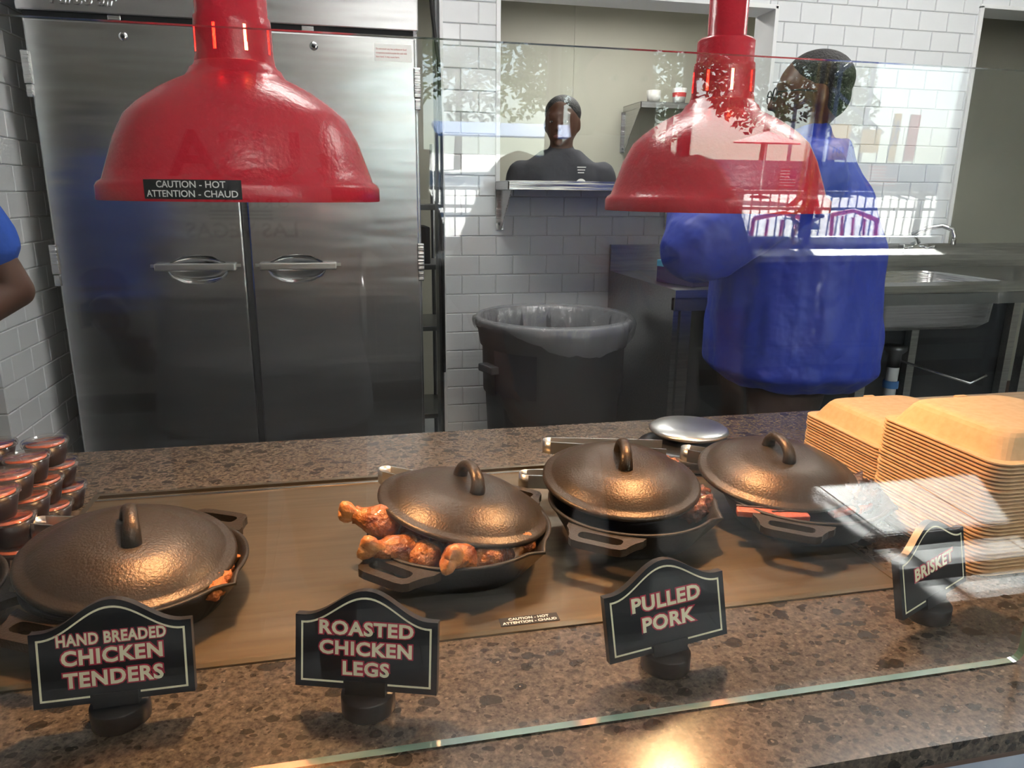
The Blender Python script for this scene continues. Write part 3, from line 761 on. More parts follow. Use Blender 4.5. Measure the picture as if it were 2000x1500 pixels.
# ------------------------------------------------------------------ takeout boxes
def clam_mesh():
    w, d = .232, .228; th = .0021
    lv = [(0, 0, .024), (.0004, .006, .022), (.0004, .0115, .022), (.004, .0135, .022), (.016, .019, .024), (.027, .0245, .026), (.032, .0285, .028), (.0345, .034, .03), (.0352, .042, .034), (.0345, .052, .034), (.0335, .058, .032)]
    up_ = [[(x, y, z) for x, y in rrect(w-2*i, d-2*i, max(.006, r), 6)] for z, i, r in lv]
    dn = [[(x, y, z-th) for x, y, z in r] for r in up_]
    m = MB(); m.rings(dn[::-1]+up_, smooth=False, cap0=True, cap1=True)
    for s in (-1, 1): m.box((-.010, s*(d/2-.033)-.004, .028), (.010, s*(d/2-.033)+.004, .0365), None, .002)
    return m.mesh('takeout_box', 'pulp')
cm = clam_mesh()
def stack(n, x, y, top, lab, rz, leanx):
    pitch = (top-CZ-.001)/n
    for i in range(n):
        o = put('takeout_box', cm, None, (x+random.uniform(-.0012, .0012)+leanx*i/n, y+random.uniform(-.0012, .0012), CZ+.003+i*pitch), (0, 0, rz+random.uniform(-.006, .006)))
        k = n-i; od = '%d%s' % (k, 'th' if 10 < k % 100 < 14 else {1: 'st', 2: 'nd', 3: 'rd'}.get(k % 10, 'th'))
        tag(o, ('kraft takeout box on top of the %s' % lab) if k == 1 else ('kraft takeout box, %s from the top of the %s' % (od, lab)), 'takeout box', lab)
stack(30, .920, .850, 1.025, 'tall stack beside the brisket sign', R(0), .004)
stack(18, .955, 1.090, .958, 'short stack behind the tall one', R(0), .0)

# ------------------------------------------------------------------ scale, block
s = thing('kitchen_scale', 'round silver topped kitchen scale on a black base, behind the skillets', 'kitchen scale', (.632, 1.26, CZ), R(-12))
MB().lathe([(.001, 0), (.080, 0), (.094, .006), (.099, .018), (.096, .03), (.08, .036), (.04, .038), (.001, .038)], 48, Matrix.Translation((-.004, -.022, 0))).build('base', 'scale_black', s)
MB().lathe([(.03, .036), (.03, .05), (.001, .05)], 24).build('neck', 'scale_black', s)
MB().lathe([(.001, .046), (.070, .048), (.0765, .053), (.0765, .056), (.07, .0605), (.04, .064), (.001, .065)], 56).build('platform', 'brushed_steel', s)
bb = thing('butcher_block', 'thick wooden butcher block at the end of the granite counter', 'cutting board', (1.62, 1.2, CZ))
for i in range(7): MB().box((-.38, -.28+i*.08, 0), (.4, -.2015+i*.08, .024), None, .001).build('stave', 'wood_block', bb)
MB().box((-.392, -.28, .001), (-.38, .28, .022), None, .002).build('end_cap', 'wood_edge', bb)

# ================================================================== KITCHEN
# ------------------------------------------------------------------ refrigerator
FRY = 2.75
fr = thing('refrigerator', 'tall two-door stainless steel reach-in refrigerator behind the counter', 'refrigerator', (-.355, FRY, 0))
def fx(x): return x+.355
MB().box((-.625, .055, .14), (.617, .75, 2.12), None, .004).build('body', 'fridge_steel', fr)
for x in (-.55, .54):
    for y in (.12, .66): MB().lathe([(.001, 0), (.03, 0), (.03, .05), (.012, .06), (.012, .14)], 16).build('foot', 'dark_steel', fr, (x, y, 0))
for a, b in ((-.61, -.0105), (.0105, .605)):
    dm = MB().box((a, 0, .19), (b, .052, 1.872), None, .006).mesh('door', ['fridge_steel', 'polished_steel'])
    side = -1 if a < -.3 else 1
    hx = side*.172; cut = MB()
    cut.lathe([(.0001, -1), (.5, -.866), (.866, -.5), (1, 0), (.866, .5), (.5, .866), (.0001, 1)], 32, Matrix.Translation((hx-side*.006, -.004, 1.090)) @ Matrix.Diagonal((.105, .034, .052, 1)))
    cm_ = cut.mesh('c', 'polished_steel'); co = bpy.data.objects.new('cut', cm_); col.objects.link(co)
    dm2 = evald(dm, [('BOOLEAN', dict(object=co, operation='DIFFERENCE', solver='EXACT'))]); bpy.data.objects.remove(co)
    for p in dm2.polygons:
        p.material_index = 0
        c = p.center
        if abs(c.x-hx) < .11 and abs(c.z-1.09) < .055 and c.y > .0012 and c.y < .045: p.material_index = min(1, len(dm2.materials)-1)
    door = put('door', dm2, fr)
    h = MB(); h.box((hx-.132, -.026, 1.088), (hx+.132, -.001, 1.113), None, .004); h.box((hx-.148, -.004, 1.099), (hx+.148, .001, 1.109))
    h.build('handle', 'brushed_steel', door)
    lx = -.345 if side < 0 else .245
    lk = MB().lathe([(.001, -.004), (.006, -.004), (.011, -.003), (.014, 0), (.014, .002)], 20, Matrix.Translation((lx+.02, 0, 1.832)) @ Matrix.Rotation(R(-90), 4, 'X') @ Matrix.Diagonal((1, 1, 1, 1)))
    lk.build('lock', 'polished_steel', door)
    MB().lathe([(.001, -.0052), (.006, -.0050), (.007, -.0036)], 14, Matrix.Translation((lx+.02, 0, 1.832)) @ Matrix.Rotation(R(-90), 4, 'X')).build('lock_core', 'black_plastic', door)
    ex = a-.004 if side < 0 else b+.004
    for hz in (1.70, 1.10, .30):
        MB().box((ex-.012, -.010, hz-.02), (ex+.012, .012, hz+.078), None, .003).box((ex-.010, -.008, hz-.06), (ex+.010, .012, hz-.023), None, .003).build('hinge', 'steel', door)
MB().box((-.0095, .02, .2), (.0095, .05, 1.87)).build('mullion', 'dark_steel', fr)
hd = MB().box((-.623, -.006, 1.894), (.616, .054, 2.115), None, .004).build('header_panel', 'fridge_steel', fr)
MB().box((-.61, .01, 1.874), (.6, .05, 1.894)).build('shade_gap', 'black_matte', fr)  # black strip paints the shade in the gap below the header
for x in (-.345, .248): MB().box((x-.02, -.002, 1.876), (x+.02, .03, 1.893), None, .003).build('latch', 'steel', fr)
put('lettering', text_mesh('Turbo air', .046, 'polished_steel', .003, .0012, shear=.25, sx=1.1, M=Matrix.Translation((-.435, -.0085, 1.932)) @ UPM), hd)
st = MB().box((.465, -.0012, 1.795), (.592, .0002, 1.85)).build('warning_label', 'white_print', fr)
for k, s_ in enumerate(('Do not touch any live surfaces or food', 'component inside/outside the unit with', 'bare hand. It may cause harm.')):
    put('lettering', text_mesh(s_, .0085, 'red_print', .0001, .0, align='LEFT', sx=.78, M=Matrix.Translation((.470, -.0016, 1.834-k*.0125)) @ UPM), st)

cb = MB().tube([(.322, 3.02, 2.6), (.325, 3.02, 2.2), (.345, 3.05, 2.02), (.372, 3.10, 1.86), (.378, 3.11, 1.6), (.379, 3.11, 1.2), (.379, 3.11, .6)], .0075, 8)
tag(cb.build('power_cable', 'rubber'), 'black power cable hanging between refrigerator and tiled pillar', 'cable')
rk = thing('storage_rack', 'dark metal storage rack in the gap behind the refrigerator', 'rack', (.31, 3.75, 0))
for x in (-.12, .12):
    for y in (-.18, .18): MB().tube([(x, y, 0), (x, y, 1.6)], .011, 8).build('post', 'dark_steel', rk)
for z in (.25, .7, 1.0, 1.28): MB().box((-.13, -.19, z), (.13, .19, z+.025), None, .003).build('shelf', 'dark_steel', rk)
tag(MB().box((.22, 3.6, 1.025), (.38, 3.85, 1.2), None, .006).build('storage_tub', 'black_matte'), 'black tub on the rack in the gap behind the refrigerator', 'tub')

# ------------------------------------------------------------------ pass-through shelf and far shelf
def bracket_shelf(name, label, x0, x1, yw, depth, z, brs, bh):
    t = thing(name, label, 'shelf', ((x0+x1)/2, yw, z)); c = (x0+x1)/2
    MB().box((x0-c, -depth, -.004), (x1-c, -.001, 0)).box((x0-c, -depth, -.034), (x1-c, -depth+.004, -.003)).box((x0-c, -depth, -.034), (x0-c+.004, -.001, -.003)).box((x1-c-.004, -depth, -.034), (x1-c, -.001, -.003)).build('shelf_top', 'steel', t)
    for bx in brs:
        m = MB(); M = Matrix.Translation((bx-c, 0, 0)) @ Matrix.Rotation(R(90), 4, 'Z') @ Matrix.Rotation(R(90), 4, 'X')
        m.prism([(-.002, -.036), (-depth+.02, -.036), (-.03, -bh), (-.002, -bh)], -.002, .002, M)
        m.box((bx-c-.016, -.004, -bh), (bx-c+.016, -.001, -.036))
        m.build('bracket', 'steel', t)
        MB().lathe([(.001, -.002), (.006, -.0015), (.007, 0)], 12, Matrix.Translation((bx-c, -.004, -bh+.025)) @ Matrix.Rotation(R(-90), 4, 'X')).build('bolt', 'dark_steel', t)
    return t
bracket_shelf('pass_shelf', 'stainless steel shelf on brackets below the pass-through opening', .612, 1.80, WB-.001, .26, oz0+.004, (.63, 1.4), .20)
bracket_shelf('wall_shelf', 'short stainless shelf on the beige wall seen through the pass-through', 1.74, 2.75, FY-.002, .30, 1.905, (1.745, 2.6), .28)
for i, (x, y, h, c) in enumerate(((1.86, 4.5, .075, 'bin_plastic'), (2.02, 4.48, .09, 'bin_plastic'))):
    q = tag(MB().lathe([(.001, 0), (.036, 0), (.045, h), (.043, h), (.034, .003), (.001, .003)], 24).build('plastic_cup', c, None, (x, y, 1.9055)), ('clear plastic cup nearest the shelf end in the back room', 'taller clear plastic cup with a red band on the back room shelf')[i], 'cup')
    if i: MB().lathe([(.0405, .04), (.0425, .065)], 24).build('band', 'red_print', q)

# ------------------------------------------------------------------ trash can
tr = thing('trash_can', 'large round grey trash can between tiled wall and steel table', 'trash can', (.772, 2.76, 0))
MB().lathe([(.001, .12), (.235, .12), (.245, .13), (.268, .60), (.277, .605), (.281, .78), (.290, .79), (.299, .845), (.308, .86), (.309, .885), (.300, .895), (.288, .885), (.275, .79), (.262, .60), (.238, .14), (.001, .135)], 64).build('can_body', 'bin_grey', tr)
MB().lathe([(.001, .06), (.25, .06), (.26, .075), (.26, .11), (.24, .12), (.001, .12)], 40).build('dolly', 'black_plastic', tr)
for k in range(5):
    a = 2*PI*k/5; MB().lathe([(.001, -.012), (.028, -.012), (.03, 0), (.028, .012), (.001, .012)], 16, Matrix.Rotation(R(90), 4, 'X')).build('caster', 'rubber', tr, (.2*math.cos(a), .2*math.sin(a), .03), (0, 0, a))
a0 = R(205)
MB().lathe([(.284, .62), (.289, .80)], 10, None, a0, a0+R(38)).build('label_plate', 'bin_label', tr)
for hx, a in ((1, 20), (-1, 200)):
    MB().box((.275, -.05, .70), (.315, .05, .73), Matrix.Rotation(R(a), 4, 'Z'), .006).build('grip', 'bin_grey', tr)
def lw(a, r, z, j):
    w = math.sin(a*13+j)*.5+math.sin(a*29+j*1.7)*.3+math.sin(a*47)*.2
    drop = .045+.06*max(0, math.sin(a+2.4))+.02*math.sin(3*a)
    if j >= 6: z = .9-(.9-z)*drop*14+(.01*w if j > 7 else 0); r = r+.008*w
    elif j < 4: r += .016*w; z += .004*w
    else: r += .003*w
    return r, z
tag(MB().lathe([(.20, .35), (.235, .55), (.255, .70), (.268, .80), (.286, .893), (.300, .902), (.313, .893), (.318, .875), (.316, .845), (.309, .83)], 140, wob=lw).build('trash_liner', 'liner', None, (.772, 2.76, 0)),
    'translucent white plastic liner folded over the trash can rim', 'trash bag')

# ------------------------------------------------------------------ steel sink table
TZ, TX0, TX1, TY0 = 1.03, 1.13, 3.35, 2.43
tb = thing('sink_table', 'long stainless steel table with built-in sink along the tiled wall', 'sink table', (TX0, TY0, 0))
def tbox(mb, a, b, bev=0.): mb.box((a[0]-TX0, a[1]-TY0, a[2]), (b[0]-TX0, b[1]-TY0, b[2]), None, bev)
SX0, SX1, SY0, SY1 = 2.06, 2.66, 2.54, 2.98
m = MB()
tbox(m, (TX0, TY0, TZ-.03), (SX0, WB-.014, TZ)); tbox(m, (SX1, TY0, TZ-.03), (TX1, WB-.014, TZ)); tbox(m, (SX0, TY0, TZ-.03), (SX1, SY0, TZ)); tbox(m, (SX0, SY1, TZ-.03), (SX1, WB-.014, TZ))
m.build('table_top', 'table_steel', tb)
m = MB(); tbox(m, (TX0, WB-.03, TZ), (TX1, WB-.014, TZ+.115)); m.build('backsplash', 'table_steel', tb)
m = MB(); tbox(m, (TX0, TY0, TZ-.075), (TX1, TY0+.03, TZ-.028)); m.build('apron', 'table_front', tb)
m = MB(); tbox(m, (TX0, TY0+.01, .02), (TX0+.02, WB-.014, TZ-.03)); m.build('end_panel', 'table_steel', tb)
rs = []
for z, i in ((TZ-.002, 0), (TZ-.01, .004), (TZ-.17, .012), (TZ-.2, .04)): rs.append([(x+(SX0+SX1)/2-TX0, y+(SY0+SY1)/2-TY0, z) for x, y in rrect(SX1-SX0-2*i, SY1-SY0-2*i, .06)])
m = MB(); m.rings(rs, smooth=True, cap0=False); rs2 = [[(x*1.0, y, z-.004) for x, y, z in r] for r in rs]; m.rings(rs2[::-1], smooth=True, cap1=False); m.build('sink_bowl', 'steel', tb)
for x in (TX0+.05, 1.945, 2.72, 3.3):
    for y in (TY0+.03, WB-.06):
        m = MB(); tbox(m, (x-.021, y-.02, 0), (x+.021, y+.02, TZ-.03)); m.build('leg', 'table_steel', tb)
m = MB(); tbox(m, (TX0+.03, TY0+.06, .28), (1.93, WB-.05, .31)); m.build('undershelf', 'table_front', tb)
m = MB(); tbox(m, (TX0+.02, WB-.03, .2), (TX1, WB-.016, TZ-.03)); m.build('shade_backing', 'black_matte', tb)  # black sheet paints the shade of the open storage under the table
fc = thing('faucet', 'curved chrome faucet on the backsplash of the sink', 'faucet', (2.70, WB-.05, TZ))
MB().tube([(-.05, 0, .11), (-.04, -.03, .125), (-.10, -.06, .165), (-.05, -.09, .195), (-.0, -.12, .205), (.03, -.15, .19), (.035, -.16, .16), (.035, -.16, .12)], .011, 10).build('spout', 'polished_steel', fc)
MB().box((-.11, -.02, .07), (.03, .02, .115), None, .006).build('body', 'polished_steel', fc)
for x in (-.1, .02): MB().tube([(x, -.02, .095), (x, -.07, .105)], .006, 8).build('tap_lever', 'polished_steel', fc)
dr = thing('drain_pipe', 'white plastic drain pipe with a steel lever under the sink', 'pipe', (2.44, 2.86, 0))
MB().tube([(0, 0, .1), (0, 0, .52), (.005, 0, .66)], .026, 14).build('pipe', 'pvc', dr)
MB().lathe([(.034, .5), (.034, .53), (.03, .535)], 20).build('collar', 'awning_blue', dr)
MB().lathe([(.001, .70), (.05, .70), (.05, .68), (.03, .66), (.03, .60), (.001, .60)], 20).build('strainer', 'dark_steel', dr)
MB().tube([(.02, -.02, .63), (.24, -.2, .56), (.30, -.22, .60)], .006, 8).build('lever', 'polished_steel', dr)
gb = thing('glove_box', 'blue and purple carton of gloves on the steel table', 'carton', (1.255, 2.62, TZ), R(14))
MB().box((-.055, -.11, 0), (.055, .11, .075), None, .002).build('carton', 'carton_purple', gb)
MB().box((-.056, -.111, .06), (.056, .111, .085), None, .002).build('carton_top', 'carton_blue', gb)
MB().lathe([(.001, .0862), (.03, .0862), (.033, .0855)], 20).build('opening', 'white_print', gb)
for k in range(3): MB().box((-.03+k*.022, -.1125, .02), (-.015+k*.022, -.111, .05)).build('print', 'grey_print', gb)
bn = thing('plastic_bin', 'cloudy white plastic bin standing beside the sink', 'bin', (1.955, 2.535, TZ))
MB().rings([[(x, y, z) for x, y in rrect(w, w, .02)] for w, z in ((.10, 0), (.118, .19), (.122, .195), (.118, .2), (.112, .195), (.096, .004))]).build('bin_body', 'bin_plastic', bn)
sp = thing('spray_bottle', 'white spray bottle on the shelf behind the granite counter', 'spray bottle', (.805, 1.66, .4605), R(20))
MB().lathe([(.001, 0), (.04, 0), (.042, .01), (.042, .16), (.035, .2), (.014, .235), (.014, .26)], 24).build('bottle', 'bin_plastic', sp)
MB().box((-.06, -.014, .30), (.035, .014, .345), None, .008).box((-.012, -.012, .255), (.014, .012, .305), None, .004).build('spray_head', 'spray_white', sp)
MB().tube([(-.02, 0, .305), (-.045, 0, .28), (-.05, 0, .25)], .006, 8).build('trigger', 'spray_white', sp)

# ================================================================== PEOPLE
def capsule(mb, p0, r0, p1, r1, n=16):
    p0, p1 = Vector(p0), Vector(p1); d = p1-p0; L = d.length
    if L < 1e-5: d = Vector((0, 0, 1e-4)); L = 1e-4
    q = Vector((0, 0, 1)).rotation_difference(d.normalized()).to_matrix().to_4x4(); M = Matrix.Translation(p0) @ q
    pr = [(max(1e-5, r0*math.cos(R(a))), r0*math.sin(R(a))) for a in (-90, -60, -30, 0)]+[(max(1e-5, r1*math.cos(R(a))), L+r1*math.sin(R(a))) for a in (0, 30, 60, 90)]
    mb.lathe(pr, n, M)
def ell(mb, c, r, M0=None):
    pr = [(max(1e-5, math.cos(R(a))), math.sin(R(a))) for a in range(-90, 91, 15)]
    M = Matrix.Translation(c) @ Matrix.Diagonal((*r, 1))
    mb.lathe(pr, 24, (M0 @ M) if M0 else M)
def loft(mb, rings, n=28):
    rs = []
    for (cx, cy, z, rx, ry) in rings:
        rs.append([(cx+rx*abs(math.cos(a))**.85*(1 if math.cos(a) >= 0 else -1), cy+ry*abs(math.sin(a))**.85*(1 if math.sin(a) >= 0 else -1), z) for a in (2*PI*k/n for k in range(n))])
    mb.rings(rs)
def fuse(mb, voxel, m, it=5):
    me = mb.mesh('body', m)
    bm = bmesh.new(); bm.from_mesh(me); bmesh.ops.remove_doubles(bm, verts=bm.verts, dist=2e-5); bmesh.ops.recalc_face_normals(bm, faces=bm.faces); bm.to_mesh(me); bm.free()
    r = evald(me, [('REMESH', dict(mode='VOXEL', voxel_size=voxel)), ('SMOOTH', dict(factor=.5, iterations=it))])
    r.materials.clear(); r.materials.append(MATS[m])
    return smooth_mesh(r)
def folds(me, amp):
    from mathutils import noise
    me.update(); ns = [v.normal.copy() for v in me.vertices]
    for v, n_ in zip(me.vertices, ns):
        p = v.co; a = noise.noise(Vector((p.x*9, p.y*9, p.z*3.2)))+.6*noise.noise(Vector((p.x*20+5, p.y*20, p.z*9)))
        v.co = p+n_*amp*(a-.2)
    me.update(); return me
def hand(mb, w, d, nrm, s=1., curl=.5, thumb=1):
    w = Vector(w); d = Vector(d).normalized(); nrm = Vector(nrm); nrm = (nrm-d*nrm.dot(d)).normalized(); sd = d.cross(nrm)
    for i, L in enumerate((.066, .073, .069, .055)):
        o = (i-1.5)*.0215*s; k = w+d*.078*s+sd*o
        capsule(mb, w+d*.008*s+sd*o*.55, .0135*s, k, .0115*s, 10)
        c1 = (d*math.cos(curl)+nrm*math.sin(curl)); c2 = (d*math.cos(curl*2.1)+nrm*math.sin(curl*2.1))
        j = k+c1*L*.55*s; capsule(mb, k, .0100*s, j, .0088*s, 10); capsule(mb, j, .0088*s, j+c2*L*.5*s, .0075*s, 10)
    b = w+d*.025*s-sd*thumb*.028*s; j = b+(d*.7-sd*thumb*.75+nrm*.3).normalized()*.038*s
    capsule(mb, w+d*.012*s-sd*thumb*.012*s, .0135*s, b, .0125*s, 10); capsule(mb, b, .0125*s, j, .0100*s, 10); capsule(mb, j, .0098*s, j+(d*.95-sd*thumb*.2+nrm*.35).normalized()*.03*s, .0085*s, 10)

def person(label, loc, rz, H=1.75, skin='skin_medium', shirt='grey_shirt', pants='black_trousers', hair='hair_black', arms=None, sleeve=.6, wide=1., puff=.014, hem=.92, shorts=False, head_yaw=0., head_pitch=0., voxel=.0065, long_hair=False, collar=False, elastic=False, jog=0., shoes='rubber'):
    s = H/1.75
    root = None
    W = wide
    base = [(0, 0, .80, .155*W, .11*W), (0, 0, .92, .165*W, .118*W), (0, 0, 1.06, .150*W, .108*W), (0, .005, 1.2, .160*W, .115*W), (0, .005, 1.34, .178*(W*.5+.5), .118*(W*.6+.4)), (0, 0, 1.435, .168, .092), (0, -.005, 1.472, .11, .075), (0, -.005, 1.50, .072, .06)]
    HM = Matrix.Translation((0, .01, 1.54)) @ Matrix.Rotation(head_yaw, 4, 'Z') @ Matrix.Rotation(head_pitch, 4, 'X') @ Matrix.Translation((0, -.01, -1.56))
    sh = [(-.182*(W*.4+.6), 0, 1.383), (.182*(W*.4+.6), 0, 1.383)]
    arms = arms or [((-.24, -.03, 1.12), (-.22, .10, .88)), ((.24, -.03, 1.12), (.22, .10, .88))]
    legs = []
    for i, sx in enumerate((-1, 1)):
        f = jog*sx; legs.append(((sx*.088*W, 0, .88), (sx*.095*W, .01+f*.7, .49+abs(f)*.1), (sx*.095*W, -.02+f*(1.5 if f > 0 else 2.2), .09+(.2*abs(f) if f < 0 else 0))))
    b = MB(); loft(b, [(x, y, z, rx*.93, ry*.93) for x, y, z, rx, ry in base])
    capsule(b, (0, -.01, 1.42), .06, (0, .012, 1.56), .052)
    ell(b, (0, .010, 1.645), (.079, .098, .108), HM); ell(b, (0, .038, 1.585), (.056, .062, .052), HM); ell(b, (0, .06, 1.60), (.05, .045, .05), HM)
    nz = MB(); capsule(nz, (0, .100, 1.640), .010, (0, .119, 1.607), .0135, 10); ell(nz, (0, .104, 1.604), (.019, .012, .009))
    ell(nz, (0, .092, 1.668), (.055, .014, .012)); ell(nz, (0, .097, 1.577), (.024, .012, .006)); ell(nz, (0, .096, 1.567), (.021, .012, .006)); ell(nz, (0, .088, 1.543), (.02, .016, .014))
    for e_ in (-1, 1): ell(nz, (e_*.077, .002, 1.630), (.010, .020, .032))
    b.add([HM @ Vector(p) for p in nz.v], nz.f)
    for i, (el, hd_) in enumerate(arms):
        capsule(b, sh[i], .055, el, .042); capsule(b, el, .041, hd_, .027)
        d = Vector(hd_)-Vector(el); nrm = Vector((1 if i == 0 else -1, .2, 0)); hand(b, hd_, d, nrm, 1., .45, 1 if i == 0 else -1)
    for hp_, kn, an in legs:
        capsule(b, hp_, .082*W, kn, .055); capsule(b, kn, .054, an, .038); capsule(b, an, .036, (an[0], an[1]+.11, an[2]-.045), .03)
    root = put('person', fuse(b, voxel, skin), None, loc, (0, 0, rz)); root.scale = (s, s, s)
    tag(root, label, 'person')
    # shirt
    c = MB(); rr = []
    for x, y, z, rx, ry in base:
        if z >= hem-.001: rr.append((x, y, z, rx+puff, ry+puff))
    rr = [(0, 0, hem, (.165*W+puff)*(.93 if elastic else 1.02), (.118*W+puff)*(.93 if elastic else 1.02))]+([(0, 0, hem+.05, .165*W+puff*1.9, .118*W+puff*1.9)] if elastic else [])+[(r if not elastic or r[2] > 1.3 else (r[0], r[1], r[2], .165*W+puff*(1.9-(r[2]-.9)*1.2), .118*W+puff*(1.9-(r[2]-.9)*1.2))) for r in rr if r[2] > hem+.06]
    loft(c, rr); capsule(c, (0, -.008, 1.45), .075, (0, -.003, 1.495), .070 if collar else .062)
    for i, (el, hd_) in enumerate(arms):
        el, hd_, s0 = Vector(el), Vector(hd_), Vector(sh[i])
        capsule(c, s0, .062+puff*.8, s0.lerp(el, min(1, sleeve)), .050+puff*1.3)
        if sleeve > 1: capsule(c, el, .05+puff*1.2, el.lerp(hd_, sleeve-1), .034+puff*.9)
    put('shirt' if not elastic else 'jacket', folds(fuse(c, voxel*1.15, shirt, 6), .012 if elastic else .006), root)
    c = MB(); loft(c, [(0, 0, .78, .155*W+.014, .11*W+.014), (0, 0, .90, .165*W+.008, .118*W+.008), (0, 0, 1.0, .155*W+.004, .112*W+.004)])
    for hp_, kn, an in legs:
        capsule(c, hp_, .092*W, kn, .072)
        if not shorts: capsule(c, kn, .070, (an[0], an[1], an[2]+.02), .062)
    put('shorts' if shorts else 'trousers', fuse(c, voxel*1.15, pants, 6), root)
    h = MB(); ell(h, (0, -.010, 1.684), (.085, .099, .080), HM); ell(h, (0, -.030, 1.638), (.080, .072, .070), HM)
    if long_hair:
        ell(h, (0, -.045, 1.56), (.095, .06, .13), HM); ell(h, (-.07, -.01, 1.57), (.03, .05, .11), HM); ell(h, (.07, -.01, 1.57), (.03, .05, .11), HM)
    put('hair', fuse(h, voxel, hair, 2), root)
    for e_ in (-1, 1):
        q = MB(); ell(q, (e_*.031, .0935, 1.637), (.0115, .0065, .0050), HM); q.build('eye', 'eye_white', root)
        q = MB(); ell(q, (e_*.031, .0985, 1.637), (.006, .0045, .006), HM); q.build('iris', 'eye_dark', root)
    q = MB(); ell(q, (0, .1035, 1.572), (.022, .007, .0085), HM); q.build('lips', 'lips', root)
    for i, (hp_, kn, an) in enumerate(legs):
        q = MB(); capsule(q, (an[0], an[1]-.02, an[2]-.048), .044, (an[0], an[1]+.13, an[2]-.052), .038); put('shoe', fuse(q, .009, shoes, 3), root)
    root['hm'] = 1; del root['hm']
    return root, HM

# worker in the blue jacket, turned to the left, behind the right heat lamp
wr, HM = person('person in a blue elastic-hem jacket and glasses, standing before the sink table', (1.355, 2.06, 0), R(60), 1.78, 'skin_dark', 'blue_jacket', 'brown_trousers', 'hair_black',
    arms=[((-.39, .26, 1.215), (-.18, .30, 1.42)), ((.30, -.04, 1.12), (.29, .0, .90))], sleeve=1.9, wide=1.42, puff=.05, hem=.79, head_yaw=R(12), collar=True, elastic=True)
g = MB()
for e_ in (-1, 1):
    o = [(e_*.034+.026*math.cos(a), .018*math.sin(a)+1.637) for a in (2*PI*k/16 for k in range(16))]
    g.tube([HM @ Vector((x, .118, z)) for x, z in o]+[HM @ Vector((o[0][0], .118, o[0][1]))], .0022, 6)
    g.tube([HM @ Vector((e_*.06, .117, 1.642)), HM @ Vector((e_*.08, .06, 1.645)), HM @ Vector((e_*.081, 0, 1.64))], .0022, 6)
g.tube([HM @ Vector((-.009, .119, 1.64)), HM @ Vector((.009, .119, 1.64))], .0022, 6)
g.build('glasses', 'black_plastic', wr)

# worker seen through the pass-through
wbk, HM = person('person in a dark shirt with a white badge, seen through the pass-through', (1.03, 3.62, 0), R(168), 1.83, 'skin_dark', 'navy_shirt', 'black_trousers', 'hair_black', wide=1.05, sleeve=.75, head_yaw=R(-14), voxel=.0075)
bd = MB().lathe([(.001, .003), (.022, .003), (.024, 0)], 24, Matrix.Rotation(R(-90), 4, 'X')).build('badge', 'white_print', wbk, (-.085, .134, 1.345))
for k in range(3): MB().box((-.02+.004*k, 0, -.003), (.02-.002*k, .002, .001)).build('shirt_print', 'white_print', wbk, (-.085, .140, 1.42-.012*k))

# worker cut off at the left edge
wlk, HM = person('person in a short-sleeved blue shirt and black trousers, elbow out, beside the tiled corner', (-1.055, 1.93, 0), R(180), 1.70, 'skin_dark', 'blue_shirt', 'black_trousers', 'hair_black',
    arms=[((-.283, -.02, 1.155), (-.12, .22, 1.02)), ((.24, .0, 1.12), (.1, .25, 1.02))], sleeve=.50, wide=1.0, puff=.02)
for k in range(3): MB().tube([(-.262, .062, 1.30+k*.012), (-.255, .066, 1.304+k*.012), (-.248, .066, 1.298+k*.012)], .0025, 6).build('sleeve_print', 'white_print', wlk)

# photographer with the phone
ph, HM = person('person in a grey shirt and brown shorts, holding up the phone before the counter', (-.175, -.36, 0), 0, 1.74, 'skin_medium', 'grey_shirt', 'brown_shorts', 'hair_brown',
    arms=[((-.27, .02, 1.16), (-.215, .175, 1.10)), ((.30, .02, 1.20), (.222, .24, 1.315))], sleeve=.85, wide=1.12, puff=.022, hem=.86, shorts=True, voxel=.006)
s_ = 1.74/1.75
def chest(body, size, z, x=0., sx=1., off=0.):
    me = text_mesh(body, size, 'shirt_print', .0008, off, sx=sx, M=UPM)
    me2 = me
    for v in me2.vertices:
        # wrap onto the chest of the standing figure, which faces +y
        x_, z_ = -v.co.x+x, v.co.z+z
        v.co = (x_, .158-.9*x_*x_-v.co.y, z_)
    put('shirt_lettering', me2, ph)
chest('USA', .10, 1.365, 0, 1.15, .002); chest('O R I G I N A L', .022, 1.29, 0, 1.1); chest('LAS VEGAS', .034, 1.245, 0, 1.1, .0006)
for k in range(3): MB().box((-.05, .152, 1.264+k*.006), (.05, .156, 1.267+k*.006)).build('shirt_stripe', 'shirt_print', ph)
wt = thing('wrist_watch', 'square wrist watch with a pale band on the wrist of the person with the phone', 'watch', (-.175-.222, -.36+.157, 1.10), R(15))
MB().lathe([(.031, -.010), (.034, -.008), (.034, .008), (.031, .010)], 28, Matrix.Rotation(R(90), 4, 'X') @ Matrix.Rotation(R(10), 4, 'Y')).build('band', 'watch_band', wt)
MB().box((-.043, -.018, -.02), (-.032, .018, .02), None, .003).build('case', 'black_plastic', wt)
MB().box((-.0445, -.014, -.016), (-.0425, .014, .016)).build('screen', 'watch_screen', wt)
phn = thing('phone', 'black phone held up in front of the grey shirt', 'phone')
phn.matrix_world = CM @ Matrix.Translation((0, 0, .0045))
MB().box((-.02, -.055, .0), (.127, .02, .0085), None, .003).build('phone_body', 'black_plastic', phn)
MB().ring([(.009*math.cos(2*PI*k/20), .009*math.sin(2*PI*k/20)) for k in range(20)], [(.007*math.cos(2*PI*k/20), .007*math.sin(2*PI*k/20)) for k in range(20)], -.0022, .0005).build('lens_ring', 'dark_steel', phn)

